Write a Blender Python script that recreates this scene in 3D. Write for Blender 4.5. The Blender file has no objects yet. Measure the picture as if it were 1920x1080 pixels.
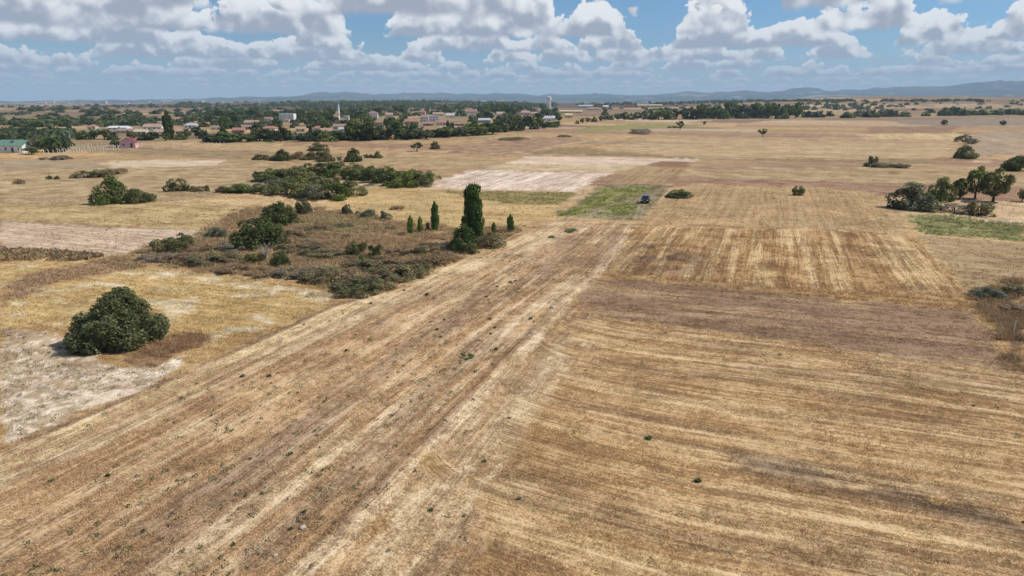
import bpy, math, random
import numpy as np
from mathutils import Vector, Matrix

# ------------------------------------------------------------------ camera, sky, sun, exposure
S = bpy.context.scene
C = S.collection
CAM_H, FPX, HORIZON = 20.0, 1280.0, 190.0
PITCH = math.atan((540.0 - HORIZON) / FPX)
cam_d = bpy.data.cameras.new('camera'); cam = bpy.data.objects.new('camera', cam_d); C.objects.link(cam)
cam_d.sensor_width = 36.0; cam_d.lens = 24.0; cam_d.clip_start = 0.5; cam_d.clip_end = 90000.0
cam.location = (0, 0, CAM_H); cam.rotation_euler = (math.pi / 2 - PITCH, 0, 0)
S.camera = cam
S.render.resolution_x, S.render.resolution_y = 1024, 576

SUN_AZ, SUN_EL = math.radians(78), math.radians(47)
SUNV = Vector((math.sin(SUN_AZ) * math.cos(SUN_EL), math.cos(SUN_AZ) * math.cos(SUN_EL), math.sin(SUN_EL)))
sun_d = bpy.data.lights.new('sun', 'SUN'); sun = bpy.data.objects.new('sun', sun_d); C.objects.link(sun)
sun_d.energy = 4.6; sun_d.angle = math.radians(0.53); sun_d.color = (1.0, 0.95, 0.87)
sun.rotation_euler = SUNV.to_track_quat('Z', 'Y').to_euler(); sun.location = (60, 20, 90)

S.view_settings.view_transform = 'Standard'; S.view_settings.look = 'None'
S.view_settings.exposure = 0.0; S.view_settings.gamma = 1.0; S.view_settings.use_curve_mapping = False


class NT:
    """short helper for building node graphs"""
    def __init__(s, tree):
        s.t = tree; s.n = tree.nodes; s.l = tree.links
    def put(s, sock, v):
        if v is None: return
        if isinstance(v, bpy.types.NodeSocket): s.l.new(v, sock)
        else: sock.default_value = v
    def math(s, op, a, b=None, c=None, clamp=False):
        n = s.n.new('ShaderNodeMath'); n.operation = op; n.use_clamp = clamp
        for i, v in enumerate((a, b, c)): s.put(n.inputs[i], v)
        return n.outputs[0]
    def add(s, a, b): return s.math('ADD', a, b)
    def sub(s, a, b): return s.math('SUBTRACT', a, b)
    def mul(s, a, b): return s.math('MULTIPLY', a, b)
    def mad(s, a, b, c): return s.math('MULTIPLY_ADD', a, b, c)
    def smooth(s, v, lo, hi, a=0.0, b=1.0):
        n = s.n.new('ShaderNodeMapRange'); n.interpolation_type = 'SMOOTHSTEP'
        for i, q in enumerate((v, lo, hi, a, b)): s.put(n.inputs[i], q)
        return n.outputs[0]
    def lin(s, v, lo, hi, a=0.0, b=1.0):
        n = s.n.new('ShaderNodeMapRange'); n.clamp = True
        for i, q in enumerate((v, lo, hi, a, b)): s.put(n.inputs[i], q)
        return n.outputs[0]
    def vec(s, x, y, z):
        n = s.n.new('ShaderNodeCombineXYZ')
        for i, v in enumerate((x, y, z)): s.put(n.inputs[i], v)
        return n.outputs[0]
    def xyz(s, v):
        n = s.n.new('ShaderNodeSeparateXYZ'); s.put(n.inputs[0], v); return n.outputs
    def noise(s, v, scale, detail=3.0, rough=0.5, dim='3D', color=False, distortion=0.0):
        n = s.n.new('ShaderNodeTexNoise'); n.noise_dimensions = dim
        s.put(n.inputs['Vector'], v); n.inputs['Scale'].default_value = scale
        n.inputs['Detail'].default_value = detail; n.inputs['Roughness'].default_value = rough
        n.inputs['Distortion'].default_value = distortion
        return n.outputs['Color' if color else 'Fac']
    def mix(s, f, a, b, mode='MIX'):
        n = s.n.new('ShaderNodeMix'); n.data_type = 'RGBA'; n.blend_type = mode
        n.clamp_factor = True
        s.put(n.inputs[0], f); s.put(n.inputs[6], a); s.put(n.inputs[7], b)
        return n.outputs[2]
    def attr(s, name, out='Color'):
        n = s.n.new('ShaderNodeAttribute'); n.attribute_name = name; return n.outputs[out]


def rgb(r, g, b): return (r, g, b, 1.0)

# world: Nishita sky behind rows of cumulus, drawn by direction
W = bpy.data.worlds.new('World'); S.world = W; W.use_nodes = True
wt = NT(W.node_tree); wt.n.clear()
SKY_STRENGTH = 0.09
sky = wt.n.new('ShaderNodeTexSky'); sky.sky_type = 'NISHITA'; sky.sun_disc = False
sky.sun_elevation = SUN_EL; sky.sun_rotation = SUN_AZ
sky.altitude = 150; sky.air_density = 1.0; sky.dust_density = 0.3; sky.ozone_density = 1.0
tc = wt.n.new('ShaderNodeTexCoord')
dx, dy, dz = wt.xyz(tc.outputs['Generated'])
az = wt.math('ARCTAN2', dx, dy)
el = wt.math('ARCTAN2', dz, wt.math('SQRT', wt.add(wt.mul(dx, dx), wt.mul(dy, dy))))
inv = 1.0 / SKY_STRENGTH
# blue of the clear gaps: the Nishita colour, paling into the air above the horizon
clear = wt.mix(1.0, sky.outputs[0], rgb(0.50, 0.80, 1.12), 'MULTIPLY')
AIR = rgb(0.52 * inv, 0.68 * inv, 0.86 * inv)
clear = wt.mix(wt.smooth(el, 0.0, 0.085, 0.92, 0.0), clear, AIR)
col = clear
SEED = [0, 0, 0, 0, 0, 3.3, 8.1, 4.4, 7.7, 2.9]
# rows of cumulus: (elevation of the flat bases, stretch, cover threshold, growth, air veil, left extra, relief)
ROWS = [(0.0085, 1.6, 0.40, 0.34, 0.74, 0.0, 1.6, 2.6), (0.0125, 1.5, 0.40, 0.38, 0.66, 0.0, 1.6, 2.6), (0.0175, 1.3, 0.39, 0.42, 0.56, 0.0, 1.7, 2.4),
        (0.0240, 1.2, 0.385, 0.46, 0.46, 0.0, 1.8, 2.3), (0.0320, 1.1, 0.385, 0.50, 0.35, 0.0, 2.0, 2.3), (0.0420, 1.05, 0.39, 0.56, 0.24, 0.02, 2.2, 2.3),
        (0.0540, 1.1, 0.40, 0.62, 0.14, 0.04, 2.5, 2.3), (0.0690, 1.15, 0.415, 0.68, 0.07, 0.06, 2.8, 2.3), (0.0870, 1.15, 0.43, 0.76, 0.03, 0.09, 2.8, 2.2),
        (0.1160, 1.0, 0.485, 0.72, 0.0, 0.12, 2.8, 2.1)]
for k, (eb, stretch, cover, grow, veil, left, relief, fq) in enumerate(ROWS):
    X = wt.mul(az, 1.0 / eb); Y = wt.mad(el, 1.0 / eb, -1.0)
    xs = (0.42, 0.45, 0.5, 0.6, 0.75)[k] if k < 5 else 1.0
    p = wt.vec(wt.mad(X, xs, 11.3 * k + SEED[k]), wt.mul(Y, 1.0), 3.7 * k)
    big = wt.noise(wt.vec(wt.mad(X, 0.80 * stretch, 5.1 * k + 2.0 + SEED[k]), wt.mul(Y, 0.25), 9.1 * k), 1.0, 0.0, 0.5)
    n1 = wt.noise(p, fq, 8.0, 0.60)
    p2 = wt.vec(wt.mad(X, xs, 11.3 * k + SEED[k] + 0.10), wt.mad(Y, 1.0, 0.16), 3.7 * k)
    n2 = wt.noise(p2, fq, 2.0, 0.5)
    thr = wt.smooth(az, -0.12, 0.12, cover - left, cover) if left else cover
    D = wt.add(wt.mul(wt.sub(big, thr), 5.0), wt.mul(wt.sub(n1, 0.5), 2.9))
    Yp = wt.math('MAXIMUM', Y, 0.0)
    D = wt.sub(D, wt.mul(wt.mul(Yp, wt.add(Yp, 0.25)), 1.25 / (grow * grow)))
    a = wt.smooth(D, 0.0, 0.10)
    bottom = wt.smooth(wt.mad(wt.sub(n1, 0.5), 0.22, Y), -0.07, 0.03)
    alpha = wt.mul(wt.mul(a, bottom), 0.8 if k < 4 else 1.0)
    # lit by the high sun: tops and sunward flanks white, bases grey
    lit = wt.add(wt.mul(wt.sub(n1, n2), relief), wt.mul(Y, 0.95 / grow))
    lit = wt.add(lit, wt.mul(wt.math('MINIMUM', wt.sub(0.85, D), 0.8), 0.36))
    lit = wt.smooth(lit, -0.10, 0.66)
    cc = wt.mix(lit, rgb(0.39 * inv, 0.42 * inv, 0.50 * inv), rgb(1.02 * inv, 1.02 * inv, 1.02 * inv))
    cc = wt.mix(veil, cc, AIR)
    col = wt.mix(alpha, col, cc)
bg_low = wt.n.new('ShaderNodeBackground'); wt.put(bg_low.inputs[0], col); bg_low.inputs[1].default_value = SKY_STRENGTH
# overhead: the same broken cumulus seen from below
zz = wt.math('MAXIMUM', dz, 0.05)
pl = wt.vec(wt.math('DIVIDE', dx, zz), wt.math('DIVIDE', dy, zz), 4.0)
over = wt.smooth(wt.noise(pl, 1.1, 3.0, 0.55), 0.50, 0.60)
hi = wt.mix(over, clear, rgb(0.52 * inv, 0.55 * inv, 0.61 * inv))
bg_hi = wt.n.new('ShaderNodeBackground'); wt.put(bg_hi.inputs[0], hi); bg_hi.inputs[1].default_value = SKY_STRENGTH
mx = wt.n.new('ShaderNodeMixShader'); wt.put(mx.inputs[0], wt.math('MAXIMUM', wt.smooth(el, 0.20, 0.34), wt.math('LESS_THAN', el, -0.01)))
wt.l.new(bg_low.outputs[0], mx.inputs[1]); wt.l.new(bg_hi.outputs[0], mx.inputs[2])
wo = wt.n.new('ShaderNodeOutputWorld'); wt.l.new(mx.outputs[0], wo.inputs[0])
W.cycles.sampling_method = 'MANUAL'; W.cycles.sample_map_resolution = 512

# ------------------------------------------------------------------ helpers
rng = np.random.default_rng(7)
random.seed(7)

def tag(o, label=None, cat=None, group=None, kind=None):
    if label: o['label'] = label
    if cat: o['category'] = cat
    if group: o['group'] = group
    if kind: o['kind'] = kind
    return o

def link(name, data, parent=None, loc=(0, 0, 0), rz=0.0, scale=None):
    o = bpy.data.objects.new(name, data); C.objects.link(o)
    o.location = loc; o.rotation_euler = (0, 0, rz)
    if scale is not None: o.scale = scale
    if parent is not None: o.parent = parent
    return o

def mesh_np(name, verts, faces, mat=None, smooth=False, attrs=None):
    """mesh from arrays; faces is an (n,3) or (n,4) array or a list of lists"""
    me = bpy.data.meshes.new(name)
    verts = np.asarray(verts, dtype=np.float32)
    if isinstance(faces, np.ndarray):
        n, k = faces.shape
        me.vertices.add(len(verts)); me.vertices.foreach_set('co', verts.ravel())
        me.loops.add(n * k); me.loops.foreach_set('vertex_index', faces.astype(np.int32).ravel())
        me.polygons.add(n)
        me.polygons.foreach_set('loop_start', np.arange(0, n * k, k, dtype=np.int32))
        me.update(calc_edges=True)
    else:
        me.from_pydata([tuple(map(float, v)) for v in verts], [], faces)
    if smooth: me.polygons.foreach_set('use_smooth', np.ones(len(me.polygons), dtype=bool))
    for an, (typ, arr) in (attrs or {}).items():
        at = me.attributes.new(an, typ, 'POINT')
        at.data.foreach_set('color' if 'COLOR' in typ else ('vector' if 'VECTOR' in typ else 'value'), np.asarray(arr, dtype=np.float32).ravel())
    if mat: me.materials.append(mat)
    me.update()
    return me

class MB:
    """collects boxes, tubes, prisms and lathes into one mesh"""
    def __init__(s): s.v = []; s.f = []
    def _a(s, vs, fs):
        b = len(s.v); s.v += [tuple(v) for v in vs]; s.f += [[i + b for i in f] for f in fs]
    def box(s, x0, x1, y0, y1, z0, z1):
        s._a([(x, y, z) for z in (z0, z1) for y in (y0, y1) for x in (x0, x1)],
             [[0, 2, 3, 1], [4, 5, 7, 6], [0, 1, 5, 4], [2, 6, 7, 3], [0, 4, 6, 2], [1, 3, 7, 5]]); return s
    def tube(s, p0, p1, r0, r1, n=6, cap=True):
        p0, p1 = Vector(p0), Vector(p1); d = (p1 - p0).normalized()
        a = d.orthogonal().normalized(); b = d.cross(a)
        vs = []
        for p, r in ((p0, r0), (p1, r1)):
            for i in range(n):
                t = 2 * math.pi * i / n; vs.append(p + (a * math.cos(t) + b * math.sin(t)) * r)
        fs = [[i, (i + 1) % n, n + (i + 1) % n, n + i] for i in range(n)]
        if cap: fs += [list(range(n))[::-1], list(range(n, 2 * n))]
        s._a(vs, fs); return s
    def lathe(s, prof, n=16, cx=0, cy=0):
        vs = [(cx + r * math.cos(2 * math.pi * i / n), cy + r * math.sin(2 * math.pi * i / n), z) for r, z in prof for i in range(n)]
        fs = [[k * n + i, k * n + (i + 1) % n, (k + 1) * n + (i + 1) % n, (k + 1) * n + i] for k in range(len(prof) - 1) for i in range(n)]
        fs += [list(range(n))[::-1], [(len(prof) - 1) * n + i for i in range(n)]]
        s._a(vs, fs); return s
    def poly(s, vs, fs): s._a(vs, fs); return s
    def mesh(s, name, mat, smooth=False):
        return mesh_np(name, s.v, s.f, mat, smooth)
    def build(s, name, mat, parent=None, smooth=False):
        return link(name, s.mesh(name, mat, smooth), parent)

# value noise on a hashed lattice
def _h(ix, iy, seed):
    n = (ix.astype(np.int64) * 374761393 + iy.astype(np.int64) * 668265263 + seed * 974634777) & 0x7fffffff
    n = ((n ^ (n >> 13)) * 1274126177) & 0x7fffffff
    n = n ^ (n >> 16)
    return (n & 0xffff) / 65535.0
def vnoise(x, y, seed=0):
    ix = np.floor(x); iy = np.floor(y); fx = x - ix; fy = y - iy
    fx = fx * fx * (3 - 2 * fx); fy = fy * fy * (3 - 2 * fy)
    a = _h(ix, iy, seed); b = _h(ix + 1, iy, seed); c = _h(ix, iy + 1, seed); d = _h(ix + 1, iy + 1, seed)
    return (a + (b - a) * fx) * (1 - fy) + (c + (d - c) * fx) * fy
def fbm(x, y, seed=0, oct=4, gain=0.5):
    s = 0; a = 1; t = 0
    for o in range(oct):
        s = s + a * vnoise(x, y, seed + o * 17); t += a; a *= gain; x = x * 2.03 + 5.7; y = y * 2.03 + 1.3
    return s / t
def sstep(v, lo, hi):
    t = np.clip((v - lo) / (hi - lo), 0, 1); return t * t * (3 - 2 * t)

def terr(x, y):
    """height of the land"""
    x = np.asarray(x, dtype=float); y = np.asarray(y, dtype=float)
    r = np.hypot(x, y)
    z = (fbm(x / 38, y / 38, 3, 3) - 0.5) * 0.9
    z = z + (fbm(x / 170, y / 170, 5, 3) - 0.5) * 3.0 * sstep(r, 120, 420)
    z = z + (fbm(x / 600, y / 420, 8, 4) - 0.5) * 9.0 * sstep(r, 700, 1600)
    q = x / np.maximum(y, 1.0)
    rise = sstep(y, 950, 2500) * (1 - sstep(y, 2700, 5200))
    z = z + 34.0 * rise * sstep(q, 0.12, 0.55)
    z = z + 21.0 * np.exp(-((y - 2500) / 700) ** 2) * np.exp(-((x + 420) / 900) ** 2)
    z = z + (fbm(x / 1500, y / 900, 21, 3) - 0.5) * 14 * sstep(r, 2500, 5000)
    # earth bank along the headland between the strip and the big field
    return z

def ray(px, py):
    a = (px - 960.0) / FPX; b = (540.0 - py) / FPX
    return a, math.cos(PITCH) + b * math.sin(PITCH), -math.sin(PITCH) + b * math.cos(PITCH)
def G(px, py):
    """point of the land under a bearing and a dip, and its depth"""
    a, fy, fz = ray(px, py)
    if fz > -1e-5: fz = -1e-5
    t = -CAM_H / fz
    if t < 700:
        for _ in range(4):
            z = float(terr(np.array([a * t]), np.array([fy * t]))[0]); t = (z - CAM_H) / fz
        return a * t, fy * t, z, t
    # march over rising ground
    ts = np.geomspace(300, 9000, 900)
    d = CAM_H + fz * ts - terr(a * ts, fy * ts)
    i = int(np.argmax(d < 0)) if (d < 0).any() else len(ts) - 1
    t = float(ts[i]); return a * t, fy * t, float(terr(np.array([a * t]), np.array([fy * t]))[0]), t
def GX(pts): return np.array([G(*p)[:2] for p in pts])

def sdf_poly(x, y, P):
    """signed distance to a polygon, positive inside"""
    d = np.full(x.shape, 1e18); ins = np.zeros(x.shape, dtype=bool); n = len(P)
    for i in range(n):
        ax, ay = P[i]; bx, by = P[(i + 1) % n]
        ex, ey = bx - ax, by - ay; wx, wy = x - ax, y - ay
        t = np.clip((wx * ex + wy * ey) / (ex * ex + ey * ey + 1e-12), 0, 1)
        d = np.minimum(d, (wx - ex * t) ** 2 + (wy - ey * t) ** 2)
        c = (ay > y) != (by > y)
        with np.errstate(divide='ignore', invalid='ignore'):
            ins ^= c & (x < (bx - ax) * (y - ay) / (by - ay + 1e-12) + ax)
    return np.where(ins, 1, -1) * np.sqrt(d)
def dist_line(x, y, P):
    d = np.full(x.shape, 1e18)
    for i in range(len(P) - 1):
        ax, ay = P[i]; bx, by = P[i + 1]; ex, ey = bx - ax, by - ay; wx, wy = x - ax, y - ay
        t = np.clip((wx * ex + wy * ey) / (ex * ex + ey * ey + 1e-12), 0, 1)
        d = np.minimum(d, (wx - ex * t) ** 2 + (wy - ey * t) ** 2)
    return np.sqrt(d)

# ------------------------------------------------------------------ ground material
def ground_material():
    m = bpy.data.materials.new('soil_and_stubble'); m.use_nodes = True
    t = NT(m.node_tree); b = t.n['Principled BSDF']
    base = t.attr('col'); rows = t.attr('rows', 'Vector'); par = t.attr('par', 'Vector')
    u, v, amp = t.xyz(rows); fib, patch, fine = t.xyz(par)
    geo = t.n.new('ShaderNodeNewGeometry'); P = geo.outputs['Position']
    n1 = t.noise(t.vec(t.mul(u, 0.03), t.mul(v, 1.25), 0.0), 1.0, 5.0, 0.62)
    n6 = t.noise(t.vec(t.mul(u, 0.006), t.mul(v, 0.11), 3.0), 1.0, 5.0, 0.65)
    n2 = t.noise(t.vec(t.mul(u, 0.16), t.mul(v, 4.2), 7.0), 1.0, 3.0, 0.6)
    n3 = t.noise(P, 7.0, 4.0, 0.65)
    n5 = t.noise(P, 1.6, 4.0, 0.6)
    n7 = t.noise(P, 0.42, 5.0, 0.68)
    n4 = t.noise(P, 0.16, 5.0, 0.6)
    k = t.mul(amp, t.add(t.add(t.mul(t.sub(n1, 0.5), 1.9), t.mul(t.sub(n6, 0.5), 1.0)), t.mul(t.sub(n2, 0.5), 1.6)))
    k = t.add(k, t.mul(fib, t.add(t.mul(t.sub(n3, 0.5), 2.8), t.mul(t.sub(n5, 0.5), 1.5))))
    k = t.add(k, t.mul(patch, t.mul(t.sub(n4, 0.5), 2.4)))
    k = t.add(k, t.mul(t.mul(fib, 1.1), t.sub(n7, 0.5)))
    k = t.add(k, 0.5)
    r = t.n.new('ShaderNodeValToRGB'); t.put(r.inputs[0], k)
    e = r.color_ramp.elements
    e[0].position = 0.0; e[0].color = rgb(0.36, 0.305, 0.28)
    e[1].position = 1.0; e[1].color = rgb(1.0, 1.0, 1.05)
    x = e.new(0.28); x.color = rgb(0.51, 0.45, 0.41)
    x = e.new(0.5); x.color = rgb(0.68, 0.64, 0.60)
    x = e.new(0.75); x.color = rgb(0.84, 0.83, 0.82)
    c = t.mix(1.0, base, r.outputs[0], 'MULTIPLY')
    c = t.mix(1.0, c, rgb(1.5, 1.5, 1.5), 'MULTIPLY')
    t.put(b.inputs['Base Color'], c); b.inputs['Roughness'].default_value = 0.95
    b.inputs['Specular IOR Level'].default_value = 0.12
    h = t.add(t.mul(n3, 0.07), t.add(t.mul(n5, 0.10), t.mul(t.mul(n2, amp), 0.10)))
    bp = t.n.new('ShaderNodeBump'); bp.inputs['Strength'].default_value = 0.75; bp.inputs['Distance'].default_value = 1.0
    t.put(bp.inputs['Height'], h); t.l.new(bp.outputs[0], b.inputs['Normal'])
    return m
MG = ground_material()

# ------------------------------------------------------------------ the fields
STRAW = (.42, .285, .130); PALE = (.54, .42, .255); GOLD = (.40, .26, .095); BROWN = (.235, .150, .085)
PLOUGH = (.215, .150, .105); SCRUB = (.34, .24, .13); SAND = (.72, .61, .47); CORN = (.52, .40, .28)
GREEN = (.215, .215, .06); YELLOW = (.485, .35, .155); OLIVE = (.30, .25, .10); GREYS = (.22, .185, .14)
A20 = math.radians(20.5)
E1 = (math.sin(A20), math.cos(A20)); E2 = (math.cos(A20), -math.sin(A20))
# name, label, pixel outline, colour, row direction ('a' along the strip, 'c' across), row strength, fibre, patch, softness
FIELDS = [
 ('grey_fallow', 'greyish brown fallow field at the far right below the tree lines', [(1660, 226), (1925, 223), (1925, 236), (1790, 237), (1700, 234)], (.27, .215, .155), 'c', .5, .3, .2, 5),
 ('far_ploughed_field', 'reddish brown ploughed field on the far right plain', [(1612, 250), (1632, 237), (1800, 236), (1785, 249)], (.29, .185, .11), 'a', .6, .3, .3, 4),
 ('far_striped_field', 'pale striped field on the far right plain', [(1600, 251), (1790, 250), (1830, 262), (1640, 262)], (.52, .39, .21), 'a', 1.0, .3, .3, 4),
 ('far_green_strip', 'dull green strip in front of the tree belt', [(1085, 240), (1180, 233), (1330, 233), (1300, 238), (1190, 243), (1090, 249)], (.27, .25, .10), 'c', .4, .3, .5, 5),
 ('far_plum_field', 'small dark field just below the tree belt', [(1290, 229), (1400, 224), (1470, 225), (1400, 231)], (.24, .175, .125), 'c', .4, .3, .3, 4),
 ('heath_patch', 'reddish brown heath in front of the village right end', [(830, 288), (900, 268), (960, 258), (1070, 254), (1100, 262), (1010, 282), (940, 290)], (.335, .225, .135), 'c', .5, .5, .8, 5),
 ('greyish_field', 'greyish stubble with pale stripes at the far right edge', [(1840, 246), (1925, 244), (1925, 290), (1850, 292), (1790, 300), (1800, 275)], (.36, .27, .175), 'a', 1.0, .3, .4, 4),
 ('golden_plain', 'wide golden stubble plain beyond the car', [(1120, 282), (1250, 258), (1500, 262), (1780, 266), (1790, 285), (1740, 298), (1320, 297)], (.43, .315, .175), 'c', 1.1, .8, .5, 4),
 ('brown_strip', 'long brown strip across the plain behind the golden field', [(1310, 306), (1620, 305), (1640, 316), (1300, 320)], (.335, .23, .135), 'c', .8, .4, .4, 2.5),
 ('pasture', 'tan stubble field in front of the village at left', [(0, 308), (480, 300), (560, 330), (480, 352), (330, 385), (0, 418)], (.385, .285, .155), 'c', .7, .9, .8, 3),
 ('bare_strip', 'thin pale bare strip across the left pasture', [(175, 305), (300, 300), (425, 299), (400, 312), (210, 314)], (.56, .45, .31), 'c', .5, .3, .2, 2),
 ('grey_strip', 'greyish dry strip at the far left edge', [(0, 300), (170, 304), (190, 313), (0, 318)], (.36, .28, .18), 'c', .5, .3, .2, 2),
 ('stubble_rows', 'yellowish stubble field with faint rows left of the hedge', [(0, 418), (0, 386), (180, 383), (300, 378), (600, 388), (520, 402), (400, 434), (180, 424)], (.42, .31, .15), 'c', 1.0, .8, .7, 1.5),
 ('corn_stubble', 'pale pinkish maize stubble field at the left edge', [(0, 412), (180, 425), (395, 431), (350, 455), (290, 470), (200, 480), (0, 470)], CORN, 'c', .9, .6, .25, .8),
 ('yellow_meadow', 'yellow dry meadow behind the big round bush', [(0, 500), (230, 492), (470, 520), (628, 552), (596, 585), (400, 640), (300, 642), (270, 610), (130, 610), (0, 612)], YELLOW, 'c', .5, .8, .5, .8),
 ('weedy_band', 'reddish brown band of dry weeds at left', [(0, 540), (60, 516), (180, 488), (300, 478), (340, 498), (240, 505), (130, 524), (0, 572)], (.36, .245, .14), 'c', .4, .9, .6, 1.6),
 ('sandy_patch', 'whitish bare sandy ground in front of the big bush', [(0, 612), (90, 625), (160, 655), (240, 688), (340, 668), (345, 690), (270, 735), (190, 760), (60, 815), (0, 838)], SAND, 'a', .15, .45, .5, .6),
 ('brown_wedge', 'dark brown wedge of dry weeds beside the big bush', [(150, 640), (320, 628), (405, 628), (300, 684), (262, 688), (200, 668)], (.30, .19, .10), 'a', .2, 1.0, .3, .9),
 ('pale_field', 'whitish stubble field left of the green plot', [(785, 351), (880, 319), (1145, 325), (1078, 359)], (.62, .50, .385), 'a', 1.2, .9, .4, 1.6),
 ('mid_stubble', 'tan stubble field behind the whitish field', [(880, 319), (960, 304), (1205, 311), (1145, 325)], (.50, .39, .24), 'c', .8, .8, .5, 1.5),
 ('far_pale_field', 'long pale strip field beyond the green plot', [(955, 306), (988, 293), (1315, 298), (1290, 306), (1205, 311)], (.58, .46, .33), 'c', 1.0, .8, .4, 2.5),
 ('burnt_patch', 'small reddish brown patch on the pale strip field', [(1205, 311), (1232, 302), (1298, 303), (1286, 314)], (.25, .145, .085), 'c', .3, .5, .4, 1.5),
 ('olive_strip', 'olive green weedy strip below the whitish field', [(830, 358), (1085, 360), (1050, 384), (960, 383), (820, 371)], OLIVE, 'c', .5, .8, .5, 1.2),
 ('straw_field', 'pale straw field behind the tall poplar', [(680, 352), (788, 352), (830, 360), (960, 384), (1048, 386), (1040, 404), (975, 428), (840, 428), (640, 396), (600, 388)], (.49, .355, .165), 'c', .8, .5, .35, 1),
 ('scrubland', 'reddish brown scrubland around the poplars and thickets', [(190, 490), (385, 440), (400, 415), (470, 388), (600, 390), (640, 398), (840, 428), (985, 428), (960, 445), (880, 478), (800, 522), (720, 556), (640, 556), (560, 528), (330, 505)], SCRUB, 'c', .15, 1.0, .9, 2.2),
 ('crop_plot', 'dark soil plot with green crop where the car stands', [(1040, 403), (1130, 346), (1215, 345), (1258, 350), (1205, 413), (1120, 411)], (.235, .195, .105), 'a', .8, .9, .9, 1.3),
 ('crop_rows', 'bright green crop along the left of the dark plot', [(1050, 403), (1128, 354), (1205, 350), (1226, 356), (1172, 373), (1120, 391), (1088, 405)], GREEN, 'a', .5, .9, .7, 1.7),
 ('crop_corner', 'bright green crop corner in front of the car', [(1128, 402), (1152, 384), (1196, 378), (1184, 404)], (.21, .22, .06), 'a', .5, .9, .8, 1.8),
 ('ploughed_strip', 'brown striped strip behind the green plot', [(1140, 344), (1200, 319), (1292, 316), (1258, 346)], (.34, .235, .125), 'a', 1.0, .5, .2, 1),
 ('golden_field', 'golden stubble field right of the car', [(1258, 352), (1300, 344), (1560, 352), (1640, 362), (1692, 402), (1702, 428), (1640, 434), (1190, 419), (1215, 402)], (.395, .272, .138), 'a', .55, .8, .4, .8),
 ('striped_field', 'golden brown field with pale stripes running away', [(1180, 424), (1640, 438), (1725, 448), (1818, 552), (1480, 544), (1140, 516), (1110, 512)], (.345, .215, .095), 'a', 1.25, .9, 1.0, .9),
 ('tall_grass_edge', 'strip of tall golden grass below the striped field', [(1110, 512), (1140, 514), (1480, 542), (1818, 551), (1850, 575), (1800, 580), (1500, 556), (1200, 526), (1105, 524)], (.40, .265, .125), 'c', .3, 1.0, .4, .4),
 ('dark_field', 'purplish brown ploughed field at right', [(1100, 526), (1200, 526), (1500, 554), (1800, 582), (1862, 615), (1885, 655), (1872, 690), (1700, 668), (1500, 642), (1088, 585), (1076, 550)], (.25, .162, .097), 'c', .7, 1.0, .5, 1.0),
 ('green_meadow', 'green weedy meadow at the right edge', [(1690, 403), (1765, 402), (1925, 419), (1925, 457), (1850, 447), (1730, 437)], (.25, .25, .095), 'c', .4, .9, .9, 2),
 ('beige_field', 'beige fallow field at the right edge', [(1725, 441), (1850, 450), (1925, 458), (1925, 525), (1815, 548)], (.36, .26, .14), 'c', .6, .7, .5, .8),
 ('weedy_corner', 'dark brown weedy corner at the right edge', [(1815, 550), (1925, 520), (1925, 700), (1872, 690), (1885, 650), (1860, 610)], (.28, .19, .10), 'c', .3, 1.0, .7, 1.2),
 ('strip_field', 'long straw coloured strip running from the lower left to the green plot', [(-60, 858), (0, 842), (350, 700), (630, 572), (780, 530), (965, 441), (1060, 411), (1190, 421), (1120, 508), (1072, 560), (1000, 650), (830, 822), (560, 1095), (300, 1300), (-700, 1300)], (.43, .290, .155), 'a', .95, .9, .7, .8),
 ('stubble_field', 'big wheat stubble field with curving rows in the foreground', [(1072, 566), (1090, 588), (1500, 644), (1700, 670), (1925, 702), (2600, 800), (2600, 1300), (300, 1300), (560, 1095), (830, 822), (1000, 655)], (.435, .290, .142), 'r5', 1.2, .85, .5, .8),
 ('headland', 'straw headland with wheel marks beside the big stubble field', [(1072, 562), (1000, 652), (830, 824), (560, 1095), (300, 1300), (640, 1300), (800, 1095), (900, 950), (975, 830), (1035, 730), (1078, 640), (1092, 592)], (.455, .31, .165), 'a', .9, 1.0, .6, 3.0),
]
for i, f in enumerate(FIELDS):
    FIELDS[i] = f + (GX(f[2]),)
RIDGE = GX([(600, 1060), (700, 935), (770, 862), (850, 775), (915, 705), (975, 645), (1035, 592), (1065, 560), (1095, 524)])

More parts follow.
